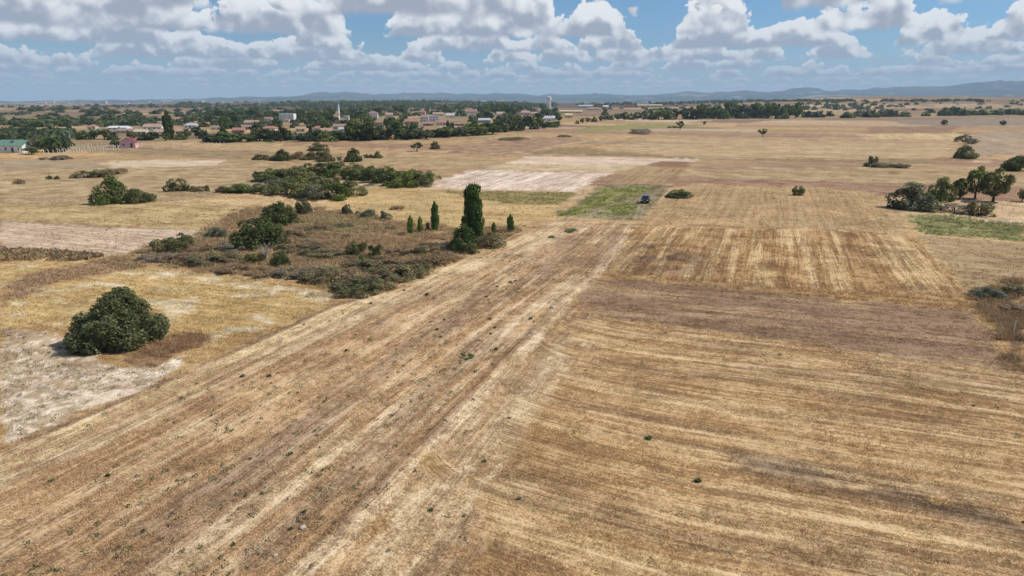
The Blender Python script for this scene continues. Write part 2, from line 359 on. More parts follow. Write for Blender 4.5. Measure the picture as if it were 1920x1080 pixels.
# painted tracks and banks: pixel line, half width, colour, strength
LINES = [
 ([(1200, 412), (1206, 392), (1209, 381)], .28, (.36, .30, .19), .8), ([(1190, 412), (1197, 393), (1202, 381)], .28, (.36, .30, .19), .8), ([(1218, 368), (1240, 352), (1262, 344)], .5, (.38, .31, .20), .7),
 ([(1290, 322), (1480, 328), (1660, 326), (1790, 322)], 0.9, (.21, .135, .08), .7), ([(1285, 336), (1450, 340), (1640, 338)], 0.7, (.23, .15, .09), .6), ([(1330, 347), (1500, 350), (1640, 358)], 0.6, (.24, .16, .09), .5),
 ([(1300, 313), (1480, 316), (1640, 314)], 0.8, PALE, .6), ([(1270, 331), (1600, 333)], 1.2, PALE, .45), ([(1130, 283), (1330, 298), (1560, 302), (1800, 298)], 1.6, (.25, .17, .10), .6), ([(1250, 259), (1500, 263), (1800, 263)], 2.2, (.26, .18, .10), .6),
 ([(1180, 250), (1300, 247), (1600, 251), (1830, 250)], 2.5, (.23, .16, .10), .6), ([(1100, 246), (1400, 243), (1700, 236)], 3.0, PALE, .5), ([(1240, 288), (1500, 285), (1780, 287)], 2.0, (.52, .385, .20), .6), ([(1180, 275), (1500, 274), (1780, 276)], 1.6, (.30, .205, .12), .45),
 ([(0, 328), (230, 320), (480, 318)], 1.0, (.29, .205, .12), .6), ([(0, 357), (120, 345), (330, 332)], 0.9, PALE, .55), ([(0, 372), (200, 352), (300, 345)], 0.7, (.30, .21, .12), .5), ([(180, 383), (400, 385), (600, 388)], 0.6, PALE, .6), ([(0, 400), (200, 398), (420, 405)], 0.6, (.28, .20, .10), .5), ([(0, 413), (200, 425), (400, 433)], 0.7, (.24, .155, .085), .7),
 ([(0, 314), (180, 316), (430, 312), (620, 300)], 1.4, (.27, .19, .115), .5), ([(230, 292), (400, 290), (600, 286)], 1.8, (.27, .195, .125), .5), ([(0, 296), (220, 294)], 1.6, PALE, .4), ([(300, 268), (620, 271), (860, 266), (960, 255)], 2.2, (.53, .41, .24), .55), ([(830, 360), (1080, 362)], .6, (.20, .15, .07), .5), ([(640, 372), (840, 378), (1040, 390)], .6, (.30, .22, .12), .5), ([(840, 300), (1000, 288), (1150, 270), (1190, 258)], 1.4, (.24, .16, .10), .6),
 ([(-60, 900), (60, 845), (400, 690), (640, 585), (800, 520), (960, 458), (1062, 416)], 1.5, (.58, .44, .25), .9),
 ([(-60, 925), (120, 855), (460, 695), (700, 580), (860, 510), (1000, 460), (1110, 424)], 1.0, PALE, .75),
 ([(-20, 1000), (260, 885), (520, 750), (760, 610), (900, 530)], 0.5, PALE, .35),
 ([(330, 1060), (520, 930), (700, 800), (860, 690), (985, 590), (1090, 514)], 0.7, (.57, .44, .27), .9),
 ([(440, 1060), (580, 950), (760, 812), (905, 690), (1010, 600)], 0.35, PALE, .5),
 ([(560, 1085), (690, 960), (790, 850), (900, 742), (1000, 640), (1050, 575), (1115, 520), (1180, 430)], 0.6, (.58, .45, .28), .9),
 ([(690, 1085), (800, 950), (930, 810), (1010, 715), (1060, 640)], 0.9, (.55, .43, .26), .6),
 ([(760, 1085), (880, 930), (990, 790), (1060, 690)], 0.4, PALE, .45),
 ([(490, 1040), (600, 935), (720, 815), (830, 715), (930, 620)], 0.9, (.28, .19, .12), .5),
 ([(300, 980), (480, 860), (640, 740), (800, 630), (920, 545)], 1.3, (.27, .185, .12), .55),
 ([(640, 985), (700, 925), (770, 858), (850, 772), (960, 655), (1040, 588)], 0.40, (.27, .16, .095), .6),
 ([(960, 480), (1040, 480), (1120, 500), (1160, 440)], 1.8, (.26, .175, .11), .55),
 ([(1180, 421), (1330, 424), (1640, 436), (1725, 445)], 0.5, (.19, .12, .07), .75),
 ([(1440, 486), (1560, 480), (1700, 490), (1780, 497)], 0.25, PALE, .7),
 ([(1090, 588), (1300, 612), (1500, 643), (1700, 668), (1870, 690)], 0.5, (.20, .13, .085), .6),
 ([(0, 842), (190, 768), (350, 698), (630, 572), (760, 536)], 0.35, (.24, .155, .095), .8),
 ([(620, 283), (760, 279), (930, 288), (1000, 283), (1110, 262), (1180, 256), (1500, 252)], 1.6, PALE, .6),
 ([(620, 302), (700, 292), (780, 285)], 1.2, PALE, .6),
 ([(1880, 690), (1905, 640), (1925, 560)], 0.4, (.16, .10, .06), .7),
 ([(1816, 411), (1925, 417)], 1.2, (.62, .52, .38), .8),
 ([(1790, 303), (1910, 303)], 1.2, (.58, .46, .30), .8),
 ([(1120, 524), (1100, 545), (1085, 585), (1070, 610)], 0.6, (.30, .18, .10), .6),
]
LINES = [(GX(p), w, c, s) for p, w, c, s in LINES]

def parcels(x, y):
    """colours of the small parcels out to the horizon"""
    wob = (fbm(x / 260, y / 260, 31, 2) - .5) * 60
    u = x * E2[0] + y * E2[1] + wob; v = x * E1[0] + y * E1[1] + wob * .6
    # depth of the rows of parcels grows with the open land
    j = np.floor(v / 34); j2 = np.floor((v + 13) / 75)
    far = np.hypot(x, y) > 600
    jj = np.where(far, j2 + 500, j)
    wd = 130 + 170 * _h(jj, jj * 0 + 3, 77)
    i = np.floor(u / wd + _h(jj, jj * 0, 5) * 9)
    h = _h(i, jj, 11); h2 = _h(i, jj, 12)
    pal = np.array([(.95, .93, .98)]) * np.array([(.44, .31, .155), (.45, .315, .145), (.49, .365, .20), (.40, .27, .135), (.50, .39, .25), (.36, .24, .125), (.31, .20, .115), (.43, .30, .14), (.40, .30, .15), (.47, .34, .17), (.34, .25, .12), (.45, .33, .18)])
    c = pal[np.minimum((h * len(pal)).astype(int), len(pal) - 1)]
    c = c * (0.80 + 0.36 * h2)[:, None]
    # parcel borders: thin brown balks
    fv = np.where(far, ((v + 13) / 75) % 1 * 75, (v / 34) % 1 * 34)
    b = np.exp(-(fv / np.where(far, 5.0, 1.8)) ** 2) * 0.6 * sstep(fbm(x / 40, y / 40, 33, 3), .35, .55)
    c = c * (1 - b)[:, None] + np.array((.22, .15, .09)) * b[:, None]
    return c, u, v

def surface(x, y):
    """colour, field index, (rows u, v, amp), (fibre, patch, fine)"""
    r = np.hypot(x, y)
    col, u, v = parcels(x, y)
    near = 1 - sstep(r, 60, 160)
    col = col * (1 - near)[:, None] + np.array(STRAW) * near[:, None]
    # far scrub, heath and dry valleys; cloud shadow painted into the left rise
    q = x / np.maximum(y, 1)
    s = sstep(fbm(x / 420, y / 190, 41, 4), .44, .56) * sstep(r, 650, 1100)
    col = col * (1 - .75 * s)[:, None] + np.array((.20, .14, .09)) * (.75 * s)[:, None]
    hill_shade = np.exp(-((y - 2300) / 700) ** 2) * np.exp(-((x + 350) / 1200) ** 2)
    s = sstep(hill_shade + .35 * (fbm(x / 200, y / 140, 43, 4) - .5), .30, .5)
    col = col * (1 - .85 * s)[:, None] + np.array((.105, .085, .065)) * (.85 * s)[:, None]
    s = sstep(fbm(x / 900, y / 500, 45, 3), .46, .6) * sstep(r, 2600, 4200)
    col = col * (1 - .7 * s)[:, None] + np.array((.10, .105, .075)) * (.7 * s)[:, None]
    # village ground: grass and earth
    vy = sstep(y, 350, 420) * (1 - sstep(y, 1000, 1200)) * sstep(-q, -.06, .02)
    gcol = np.array((.20, .165, .085)); k = vy * .7 * sstep(fbm(x / 60, y / 60, 47, 3), .35, .6)
    col = col * (1 - k)[:, None] + gcol * k[:, None]
    idx = np.full(x.shape, -1); amp = np.full(x.shape, .55); fib = np.full(x.shape, .9); pat = np.full(x.shape, .6)
    warp = (fbm(x / 3.2, y / 3.2, 51, 5, .62) - .5)
    for fi, (name, label, _, c, rd, am, fb, pt, soft, P) in enumerate(FIELDS):
        x0, y0 = P.min(0) - 12; x1, y1 = P.max(0) + 12
        m = np.where((x > x0) & (x < x1) & (y > y0) & (y < y1))[0]
        if not len(m): continue
        d = sdf_poly(x[m], y[m], P) + warp[m] * soft * 4.0
        w = sstep(d, -soft * .45, soft * .45)
        cc = np.array(c)[None, :] * (0.86 + 0.28 * fbm(x[m] / 9, y[m] / 9, 60 + fi, 3))[:, None]
        if name == 'sandy_patch':      # weeds thicken towards the left
            g = sstep(fbm(x[m] / .9, y[m] / .65, 71, 5, .68) + .13 * sstep(-x[m], 28, 46) + .02, .50, .57)
            cc = cc * (1 - .7 * g)[:, None] + np.array((.34, .25, .13)) * (.7 * g)[:, None]
        if name == 'yellow_meadow':    # bare pale soil along the lower right edge
            g = sstep(fbm(x[m] / 3.0, y[m] / 1.6, 72, 4) + .22 * np.exp(-np.maximum(d, 0) / 4.0) * sstep(x[m], -32, -18), .60, .70)
            cc = cc * (1 - .75 * g)[:, None] + np.array((.62, .53, .38)) * (.75 * g)[:, None]
            g = sstep(fbm(x[m] / 4.0, y[m] / 2.4, 73, 4), .52, .66)
            cc = cc * (1 - .35 * g)[:, None] + np.array((.36, .265, .11)) * (.35 * g)[:, None]
        if name in ('crop_rows', 'crop_corner', 'green_meadow'):
            g = sstep(fbm(x[m] / 2.2, y[m] / 2.2, 74, 5, .6), .44, .62)
            cc = cc * (1 - .5 * g)[:, None] + np.array((.30, .25, .12)) * (.5 * g)[:, None]
        if name == 'striped_field':
            g = sstep(fbm((x[m] * E1[0] + y[m] * E1[1]) / 30, (x[m] * E2[0] + y[m] * E2[1]) / 1.15, 75, 3), .50, .64)
            cc = cc * (1 - .62 * g)[:, None] + np.array((.54, .40, .21)) * (.62 * g)[:, None]
            dk = np.exp(-(((x[m] - G(1240, 480)[0]) / 5.0) ** 2 + ((y[m] - G(1240, 480)[1]) / 9.0) ** 2))
            g = np.clip(dk * 1.3, 0, 1) * sstep(fbm(x[m] / 3, y[m] / 3, 76, 3), .25, .5)
            cc = cc * (1 - .8 * g)[:, None] + np.array((.15, .095, .065)) * (.8 * g)[:, None]
            ft = np.exp(-np.maximum(d, 0) / 5.0) * sstep(-y[m], -76, -60)
            cc = cc * (1 - .25 * ft)[:, None]
        if name == 'stubble_field':
            # long smears of bare and flattened ground along the swaths
            uu, vv = rows_uv('r5', x[m], y[m])
            g = sstep(fbm(uu / 13, vv / 1.3, 77, 5, .6), .50, .64)
            cc = cc * (1 - .50 * g)[:, None] + np.array((.27, .18, .10)) * (.50 * g)[:, None]
            g = sstep(fbm(uu / 15, vv / .8, 78, 5, .6), .52, .64)
            cc = cc * (1 - .55 * g)[:, None] + np.array((.56, .42, .23)) * (.55 * g)[:, None]
            sm = np.exp(-(dist_line(x[m], y[m], SMEAR) / 1.1) ** 2) * sstep(fbm(x[m] / 1.5, y[m] / 1.5, 79, 3), .25, .5)
            cc = cc * (1 - .85 * sm)[:, None] + np.array((.16, .11, .07)) * (.85 * sm)[:, None]
        if name in ('strip_field', 'headland'):
            uu, vv = rows_uv('a', x[m], y[m])
            g = sstep(fbm(uu / 11, vv / 1.6, 80, 5, .62), .50, .64)
            cc = cc * (1 - .55 * g)[:, None] + np.array((.28, .19, .12)) * (.55 * g)[:, None]
            g = sstep(fbm(uu / 14, vv / .8, 81, 5, .62), .55, .68)
            cc = cc * (1 - .6 * g)[:, None] + np.array((.55, .43, .26)) * (.6 * g)[:, None]
        if name == 'dark_field':
            uu, vv = rows_uv('c', x[m], y[m])
            g = sstep(fbm(uu / 14, vv / 2.0, 82, 4), .50, .66)
            cc = cc * (1 - .6 * g)[:, None] + np.array((.40, .275, .15)) * (.6 * g)[:, None]
        if name == 'scrubland':
            g = sstep(fbm(x[m] / 7, y[m] / 7, 83, 4), .48, .62)
            cc = cc * (1 - .6 * g)[:, None] + np.array((.30, .245, .12)) * (.6 * g)[:, None]
        col[m] = col[m] * (1 - w)[:, None] + cc * w[:, None]
        amp[m] = amp[m] * (1 - w) + am * w; fib[m] = fib[m] * (1 - w) + fb * w; pat[m] = pat[m] * (1 - w) + pt * w
        inside = d > 0
        idx[m[inside]] = fi
    bare = np.zeros(x.shape)
    wl = (fbm(x / 2.3, y / 2.3, 91, 3) - .5)
    for P, w, c, s in LINES:
        x0, y0 = P.min(0) - 8; x1, y1 = P.max(0) + 8
        m = np.where((x > x0) & (x < x1) & (y > y0) & (y < y1))[0]
        if not len(m): continue
        d = dist_line(x[m], y[m], P) + wl[m] * w * 1.6
        k = s * (1 - sstep(d, w * .5, w * 1.35)) * (0.45 + 0.55 * sstep(fbm(x[m] / 2.6, y[m] / 2.6, 92, 3), .32, .55))
        col[m] = col[m] * (1 - k)[:, None] + np.array(c) * k[:, None]
        bare[m] = np.maximum(bare[m], k)
    surface.bare = bare
    return col, idx, amp, fib, pat, u, v

def rows_uv(rd, x, y):
    a = x * E1[0] + y * E1[1]; c = x * E2[0] + y * E2[1]
    wb = (fbm(x / 8, y / 8, 98, 3) - .5) * .45
    if rd == 'a': return a, c + wb
    if rd == 'c': return c, a + wb
    # rows of the big field: across, bending up to follow the headland
    R0 = RIDGE[3]
    d1 = np.maximum((x - R0[0]) * E2[0] + (y - R0[1]) * E2[1], 0.25)
    v = a + 0.03 * c + 1.8 * np.log(1 - np.exp(-d1 / 6.0)) + (fbm(x / 9, y / 9, 97, 2) - .5) * .5
    return c - .5 * a, v
SMEAR = GX([(1400, 868), (1500, 885), (1600, 912), (1760, 950), (1925, 990)])

# ------------------------------------------------------------------ the sheet of land, finer where it is near
def build_ground():
    cx, cy = 0.0, -14.0
    an = np.concatenate([np.radians(np.arange(-180, -54, 3.0)), np.radians(np.arange(-54, 54, 0.105)), np.radians(np.arange(54, 180.01, 3.0))])
    rr = [1.0]
    while rr[-1] < 17000:
        r = rr[-1]; d = max(r - 14, 6)
        step = min(max(.13, d * d / (20 * 683.0) * 1.25), max(d * .028, .13)) if r > 32 else (1.2 if r < 20 else .5)
        rr.append(r + step)
    rr = np.array(rr); nA, nR = len(an), len(rr)
    X = (cx + rr[:, None] * np.sin(an)[None, :]).ravel(); Y = (cy + rr[:, None] * np.cos(an)[None, :]).ravel()
    Z = terr(X, Y)
    # raised bank of earth and ruts on the near strip
    nearm = np.where((np.hypot(X, Y) < 160) & (Y > 0))[0]
    dR = dist_line(X[nearm], Y[nearm], RIDGE)
    Z[nearm] += .07 * np.exp(-(dR / .6) ** 2) * (0.4 + 1.2 * fbm(X[nearm] / 1.1, Y[nearm] / 1.1, 95, 3)) + .10 * (fbm(X[nearm] / 1.3, Y[nearm] / 1.3, 96, 3) - .5)
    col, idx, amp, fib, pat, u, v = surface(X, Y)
    # normals of the whole sheet so the pieces shade as one
    Zg = Z.reshape(nR, nA); Xg = X.reshape(nR, nA); Yg = Y.reshape(nR, nA)
    def grad(q): return np.gradient(q, axis=0), np.gradient(q, axis=1)
    xr, xa = grad(Xg); yr, ya = grad(Yg); zr, za = grad(Zg)
    nx = ya * zr - za * yr; ny = za * xr - xa * zr; nz = xa * yr - ya * xr
    N = np.stack([nx, ny, nz], -1).reshape(-1, 3); N *= np.sign(N[:, 2:3] + 1e-12); N /= np.linalg.norm(N, axis=1, keepdims=True) + 1e-12
    i, j = np.meshgrid(np.arange(nR - 1), np.arange(nA - 1), indexing='ij')
    a = (i * nA + j).ravel(); F = np.stack([a, a + 1, a + nA + 1, a + nA], 1)
    # each face belongs to the field most of its corners lie in
    fi = idx[F[:, 0]]
    same = idx[F[:, 1]] == idx[F[:, 2]]
    fi = np.where(same, idx[F[:, 1]], fi)
    made = {}
    for k in range(-1, len(FIELDS)):
        sel = F[fi == k]
        if not len(sel): continue
        uq, invi = np.unique(sel.ravel(), return_inverse=True)
        if k < 0:
            name, label, U, Vv = 'ground', 'dry patchwork plain of small parcels reaching to the horizon', u[uq], v[uq]
        else:
            name, label = FIELDS[k][0], FIELDS[k][1]; U, Vv = rows_uv(FIELDS[k][4], X[uq], Y[uq])
        P = np.stack([X[uq], Y[uq], Z[uq]], 1)
        rows = np.stack([U, Vv, amp[uq]], 1); par = np.stack([fib[uq], pat[uq], uq * 0], 1)
        rgba = np.concatenate([col[uq], np.ones((len(uq), 1))], 1)
        me = mesh_np(name, P, invi.reshape(-1, 4), MG, True, {'col': ('FLOAT_COLOR', rgba), 'rows': ('FLOAT_VECTOR', rows), 'par': ('FLOAT_VECTOR', par)})
        me.normals_split_custom_set_from_vertices(N[uq].astype(np.float32).tolist())
        o = link(name, me); tag(o, label, None, None, 'structure'); made[name] = o
    return made
GROUND = build_ground()

# ------------------------------------------------------------------ mountains and haze
def plain_mat(name, color, rough=0.9, var=0.12, scale=0.5, spec=0.2, metal=0.0):
    m = bpy.data.materials.new(name); m.use_nodes = True
    t = NT(m.node_tree); b = t.n['Principled BSDF']
    tcn = t.n.new('ShaderNodeTexCoord')
    n = t.noise(tcn.outputs['Object'], scale, 4.0, 0.6)
    k = t.lin(n, 0.3, 0.7, 1 - var, 1 + var)
    c = t.mix(1.0, rgb(*color), t.vec(k, k, k), 'MULTIPLY')
    t.put(b.inputs['Base Color'], c); b.inputs['Roughness'].default_value = rough
    b.inputs['Specular IOR Level'].default_value = spec; b.inputs['Metallic'].default_value = metal
    return m

def mountain_material():
    m = bpy.data.materials.new('distant_hillside'); m.use_nodes = True
    t = NT(m.node_tree); b = t.n['Principled BSDF']
    g = t.n.new('ShaderNodeNewGeometry'); P = g.outputs['Position']
    px_, py_, pz_ = t.xyz(P)
    f = t.noise(t.vec(t.mul(px_, .0011), t.mul(py_, .0016), t.mul(pz_, .004)), 1.0, 6.0, 0.62)
    c = t.mix(t.smooth(f, .45, .62), rgb(.055, .080, .070), rgb(.12, .13, .10))
    f2 = t.noise(t.vec(t.mul(px_, .0022), t.mul(py_, .003), t.mul(pz_, .012)), 1.0, 3.0, 0.5)
    c = t.mix(t.smooth(f2, .62, .68), c, rgb(.38, .32, .22))
    t.put(b.inputs['Base Color'], c); b.inputs['Roughness'].default_value = 1.0; b.inputs['Specular IOR Level'].default_value = 0
    return m
MM = mountain_material()

def mountains(name, label, dist, depth, prof, seed, rough):
    """a ridge seen in profile: prof gives the height of the crest by bearing"""
    az = np.linspace(math.radians(-58), math.radians(58), 900); rows = np.linspace(-1, 1, 41)
    pa = np.array([math.atan((p - 960) / FPX) for p, _ in prof]); ph = np.array([h for _, h in prof])
    crest = np.interp(az, pa, ph)
    V = []
    for s in rows:
        d = dist + s * depth
        x = d * np.sin(az); y = d * np.cos(az)
        prof_s = np.cos(s * math.pi / 2) ** 1.3
        n = fbm(x / 900, y / 900, seed, 5, .55)
        z = crest * prof_s * (0.47 + 0.67 * n) + (fbm(x / 300, y / 300, seed + 5, 4) - .5) * rough * prof_s - 14
        V.append(np.stack([x, y, z], 1))
    nA, nR = len(az), len(rows); V = np.concatenate(V)
    i, j = np.meshgrid(np.arange(nR - 1), np.arange(nA - 1), indexing='ij'); a = (i * nA + j).ravel()
    F = np.stack([a, a + 1, a + nA + 1, a + nA], 1)
    tag(link(name, mesh_np(name, V, F, MM, True)), label, None, None, 'structure')
def hh(y, d): return (HORIZON - y) / FPX * d + CAM_H
D1, D2 = 11500.0, 14500.0
mountains('foothills', 'low blue foothills along the horizon', D1, 1500, [(-300, 40), (150, hh(187, D1)), (330, hh(184, D1)), (480, hh(181, D1)), (560, hh(178, D1)), (760, hh(179, D1)), (1000, hh(179, D1)), (1160, hh(180, D1)), (1330, hh(178, D1)), (1500, hh(176, D1)), (1700, hh(172, D1)), (1920, hh(170, D1)), (2300, hh(172, D1))], 101, 60)
mountains('mountain_range', 'hazy blue mountain range rising on the right horizon', D2, 1700, [(-300, 20), (260, hh(189, D2)), (400, hh(184, D2)), (560, hh(177, D2)), (620, hh(168, D2)), (700, hh(172, D2)), (800, hh(173, D2)), (880, hh(176, D2)), (960, hh(172, D2)), (1080, hh(173, D2)), (1200, hh(176, D2)), (1290, hh(170, D2)), (1400, hh(171, D2)), (1490, hh(167, D2)), (1600, hh(166, D2)), (1660, hh(157, D2)), (1740, hh(158, D2)), (1800, hh(151, D2)), (1880, hh(150, D2)), (1960, hh(151, D2)), (2300, hh(160, D2))], 131, 80)

hz = MB().box(-16800, 16800, -16800, 16800, -60, 620).build('haze', None)
hm = bpy.data.materials.new('air_haze'); hm.use_nodes = True
ht = NT(hm.node_tree); ht.n.clear()
pv = ht.n.new('ShaderNodeVolumePrincipled'); ho = ht.n.new('ShaderNodeOutputMaterial')
pv.inputs['Color'].default_value = rgb(.60, .81, 1.0); pv.inputs['Density'].default_value = 8.6e-5; pv.inputs['Anisotropy'].default_value = 0.0
ht.l.new(pv.outputs[0], ho.inputs['Volume']); hz.data.materials.append(hm)
tag(hz, 'thin blue haze over the far plain', None, None, 'stuff')

# ------------------------------------------------------------------ plants
def leaf_material(name, trans=0.30):
    m = bpy.data.materials.new(name); m.use_nodes = True
    t = NT(m.node_tree); b = t.n['Principled BSDF']; out = t.n['Material Output']
    oi = t.n.new('ShaderNodeObjectInfo'); lv = t.attr('leaf')
    c = t.mix(1.0, oi.outputs['Color'], lv, 'MULTIPLY')
    t.put(b.inputs['Base Color'], c); b.inputs['Roughness'].default_value = 0.6; b.inputs['Specular IOR Level'].default_value = 0.25
    tr = t.n.new('ShaderNodeBsdfTranslucent'); t.put(tr.inputs[0], t.mix(1.0, c, rgb(1.3, 1.5, .7), 'MULTIPLY'))
    mx_ = t.n.new('ShaderNodeMixShader'); mx_.inputs[0].default_value = trans
    t.l.new(b.outputs[0], mx_.inputs[1]); t.l.new(tr.outputs[0], mx_.inputs[2]); t.l.new(mx_.outputs[0], out.inputs[0])
    return m
MLEAF = leaf_material('foliage'); MTWIG = leaf_material('dry_twigs', 0.1)
MBARK = plain_mat('bark', (.10, .078, .058), .95, .3, 6.0)
MDEAD = plain_mat('bleached_wood', (.42, .38, .34), .9, .2, 5.0)

def unit(v): return v / (np.linalg.norm(v, axis=-1, keepdims=True) + 1e-9)
def leaves(P, N, size, R, aspect=0.62, jitter=0.8, tint=0.32):
    """kite-shaped leaf faces at P around the normals N"""
    n = len(P); N = unit(N + R.normal(size=(n, 3)) * jitter)
    T = unit(np.cross(N, R.normal(size=(n, 3)))); B = np.cross(N, T)
    s = (size * R.uniform(.6, 1.35, n))[:, None]
    V = np.stack([P - T * s, P - B * s * aspect + T * s * .1, P + T * s, P + B * s * aspect + T * s * .1], 1).reshape(-1, 3)
    F = np.arange(n * 4).reshape(-1, 4)
    k = 1 + R.uniform(-tint, tint, n); hue = R.uniform(-.12, .12, n)
    L = np.stack([k * (1 + hue), k, k * (1 - hue), np.ones(n)], 1)
    return V, F, np.repeat(L, 4, 0)

def crown_mesh(name, kind, n, seed, leaf):
    R = np.random.default_rng(seed)
    if kind == 'dome':       # bush that touches the ground
        m = 62 if name == 'bigcrown' else 36; d = unit(R.normal(size=(m, 3))); d[:, 2] = np.abs(d[:, 2])
        rad = R.uniform(.5, .97, m)[:, None]
        Cn = d * rad * np.array([.40, .40, .78]); Cn[:, 2] += .04
        nb_ = 16 if name == 'bigcrown' else 9; ab_ = np.arange(nb_) * 6.283 / nb_ + R.uniform(-.2, .2, nb_); rb_ = R.uniform(.26, .40, nb_)
        Cn[:nb_] = np.stack([np.cos(ab_) * rb_, np.sin(ab_) * rb_, R.uniform(.06, .22, nb_)], 1)
        Cn[:, :2] *= (1.08 - .28 * Cn[:, 2:3])
        cr = R.uniform(.085, .15, m) if name == 'bigcrown' else R.uniform(.10, .175, m); org = np.array([0, 0, .25])
        sq = np.array([1, 1, 1.5])
    elif kind == 'loose':    # open irregular bush
        m = 22; d = unit(R.normal(size=(m, 3))); d[:, 2] = np.abs(d[:, 2])
        Cn = d * R.uniform(.35, 1.0, m)[:, None] * np.array([.44, .44, .75]); cr = R.uniform(.08, .17, m); org = np.array([0, 0, .1]); sq = np.array([1, 1, 1.4])
    elif kind == 'round':    # tree crown on a trunk
        m = 26; d = unit(R.normal(size=(m, 3)))
        Cn = d * R.uniform(.4, 1.0, m)[:, None] * np.array([.38, .38, .36]); Cn[:, 2] += .55
        cr = R.uniform(.11, .19, m); org = np.array([0, 0, .5]); sq = np.array([1, 1, .9])
    elif kind == 'open':     # airy tree, clumps with sky between
        m = 17; d = unit(R.normal(size=(m, 3)))
        Cn = d * R.uniform(.55, 1.0, m)[:, None] * np.array([.40, .40, .30]); Cn[:, 2] += .62
        cr = R.uniform(.08, .14, m); org = np.array([0, 0, .5]); sq = np.array([1, 1, .8])
    elif kind == 'poplar':
        m = 110; z = np.linspace(.05, .96, m); a = np.arange(m) * 2.4 + R.uniform(-.4, .4, m)
        pr = .33 * np.clip(.75 + .9 * np.sin(np.clip(z * 1.15 + .1, 0, 1) * math.pi) * .35, .2, 1.1) * np.clip((1 - z) * (14 if seed == 60 else 4.5), .12, 1) * R.uniform(.5, 1.25, m)
        Cn = np.stack([np.cos(a) * pr, np.sin(a) * pr, z], 1); cr = R.uniform(.12, .19, m) * np.clip((1 - z) * (12 if seed == 60 else 4), .4, 1); org = None; sq = np.array([1, 1, .5])
    elif kind == 'scrub':    # low spreading thicket
        m = 26; a = R.uniform(0, 6.28, m); q = np.sqrt(R.uniform(0, 1, m)) * .42
        Cn = np.stack([np.cos(a) * q, np.sin(a) * q, R.uniform(.12, .72, m) * (1 - (q / .5) ** 2 * .6)], 1); cr = R.uniform(.08, .16, m); org = np.array([0, 0, 0.]); sq = np.array([1, 1, 1.3])
    per = cr ** 2; per = (per / per.sum() * n).astype(int) + 1
    ci = np.repeat(np.arange(len(cr)), per); N = len(ci)
    dd = unit(R.normal(size=(N, 3)))
    if org is None:
        out = np.stack([Cn[ci, 0], Cn[ci, 1], np.full(N, .12)], 1)
    else:
        out = Cn[ci] - org
    dd = unit(dd + unit(out) * .7)
    rr_ = cr[ci] * R.uniform(.45, 1.08, N) ** .6
    P = Cn[ci] + dd * rr_[:, None] * sq
    P[:, 2] = np.maximum(P[:, 2], .012)
    tw = MTWIG if kind == 'scrub' else MLEAF
    V, F, L = leaves(P, dd, leaf, R, .62, .8, .45)
    cl = 1 + R.uniform(-.3, .3, len(cr)); L[:, :3] *= np.repeat(cl[ci], 4)[:, None]
    return mesh_np(name, V, F, tw, False, {'leaf': ('FLOAT_COLOR', L)}), Cn

def wood_mesh(name, kind, Cn, seed, mat):
    R = random.Random(seed); m = MB()
    if kind == 'poplar':
        m.tube((0, 0, -.02), (0, 0, .5), .05, .03, 7); m.tube((0, 0, .5), (0, 0, .95), .03, .006, 6)
        for k in range(10):
            z = .1 + .07 * k; a = R.uniform(0, 6.28); m.tube((0, 0, z), (math.cos(a) * .22, math.sin(a) * .22, z + .13), .014, .004, 4)
    elif kind in ('round', 'open'):
        h = .36; lx, ly = R.uniform(-.04, .04), R.uniform(-.04, .04)
        m.tube((0, 0, -.02), (lx * .5, ly * .5, h * .5), .048, .036, 7); m.tube((lx * .5, ly * .5, h * .5), (lx, ly, h), .036, .028, 7)
        for c in Cn[::2]:
            mid = (lx * .5 + c[0] * .5, ly * .5 + c[1] * .5, (h + c[2]) * .5 + .02)
            m.tube((lx, ly, h - .02), mid, .02, .012, 5); m.tube(mid, tuple(c), .012, .004, 4)
    else:
        for c in Cn[::2]:
            mid = (c[0] * .45, c[1] * .45, c[2] * .55)
            m.tube((c[0] * .08, c[1] * .08, -.02), mid, .022, .013, 5); m.tube(mid, tuple(c), .013, .004, 4)
    return m.mesh(name, mat)

PROTO = {}
def proto(key, kind, n, seed, leaf, mat=None):
    me, Cn = crown_mesh('bigcrown' if key == 'bigdome' else 'crown', kind, n, seed, leaf)
    PROTO.setdefault(key, []).append((me, wood_mesh('trunk' if kind in ('round', 'open', 'poplar') else 'stems', kind, Cn, seed, mat or MBARK), kind))
proto('bigdome', 'dome', 22000, 12, .0175)
for s in range(4): proto('dome', 'dome', 5000, 20 + s, .028)
for s in range(4): proto('loose', 'loose', 3200, 30 + s, .028)
for s in range(4): proto('round', 'round', 3600, 40 + s, .030)
for s in range(3): proto('open', 'open', 1500, 50 + s, .038)
for s in range(3): proto('poplar', 'poplar', 5200, 60 + s, .044)
for s in range(5): proto('scrub', 'scrub', 3400, 70 + s, .024)
for s in range(5): proto('farround', 'round', 420, 80 + s, .085)
for s in range(5): proto('fardome', 'dome', 420, 90 + s, .085)
for s in range(3): proto('farscrub', 'scrub', 300, 97 + s, .08)

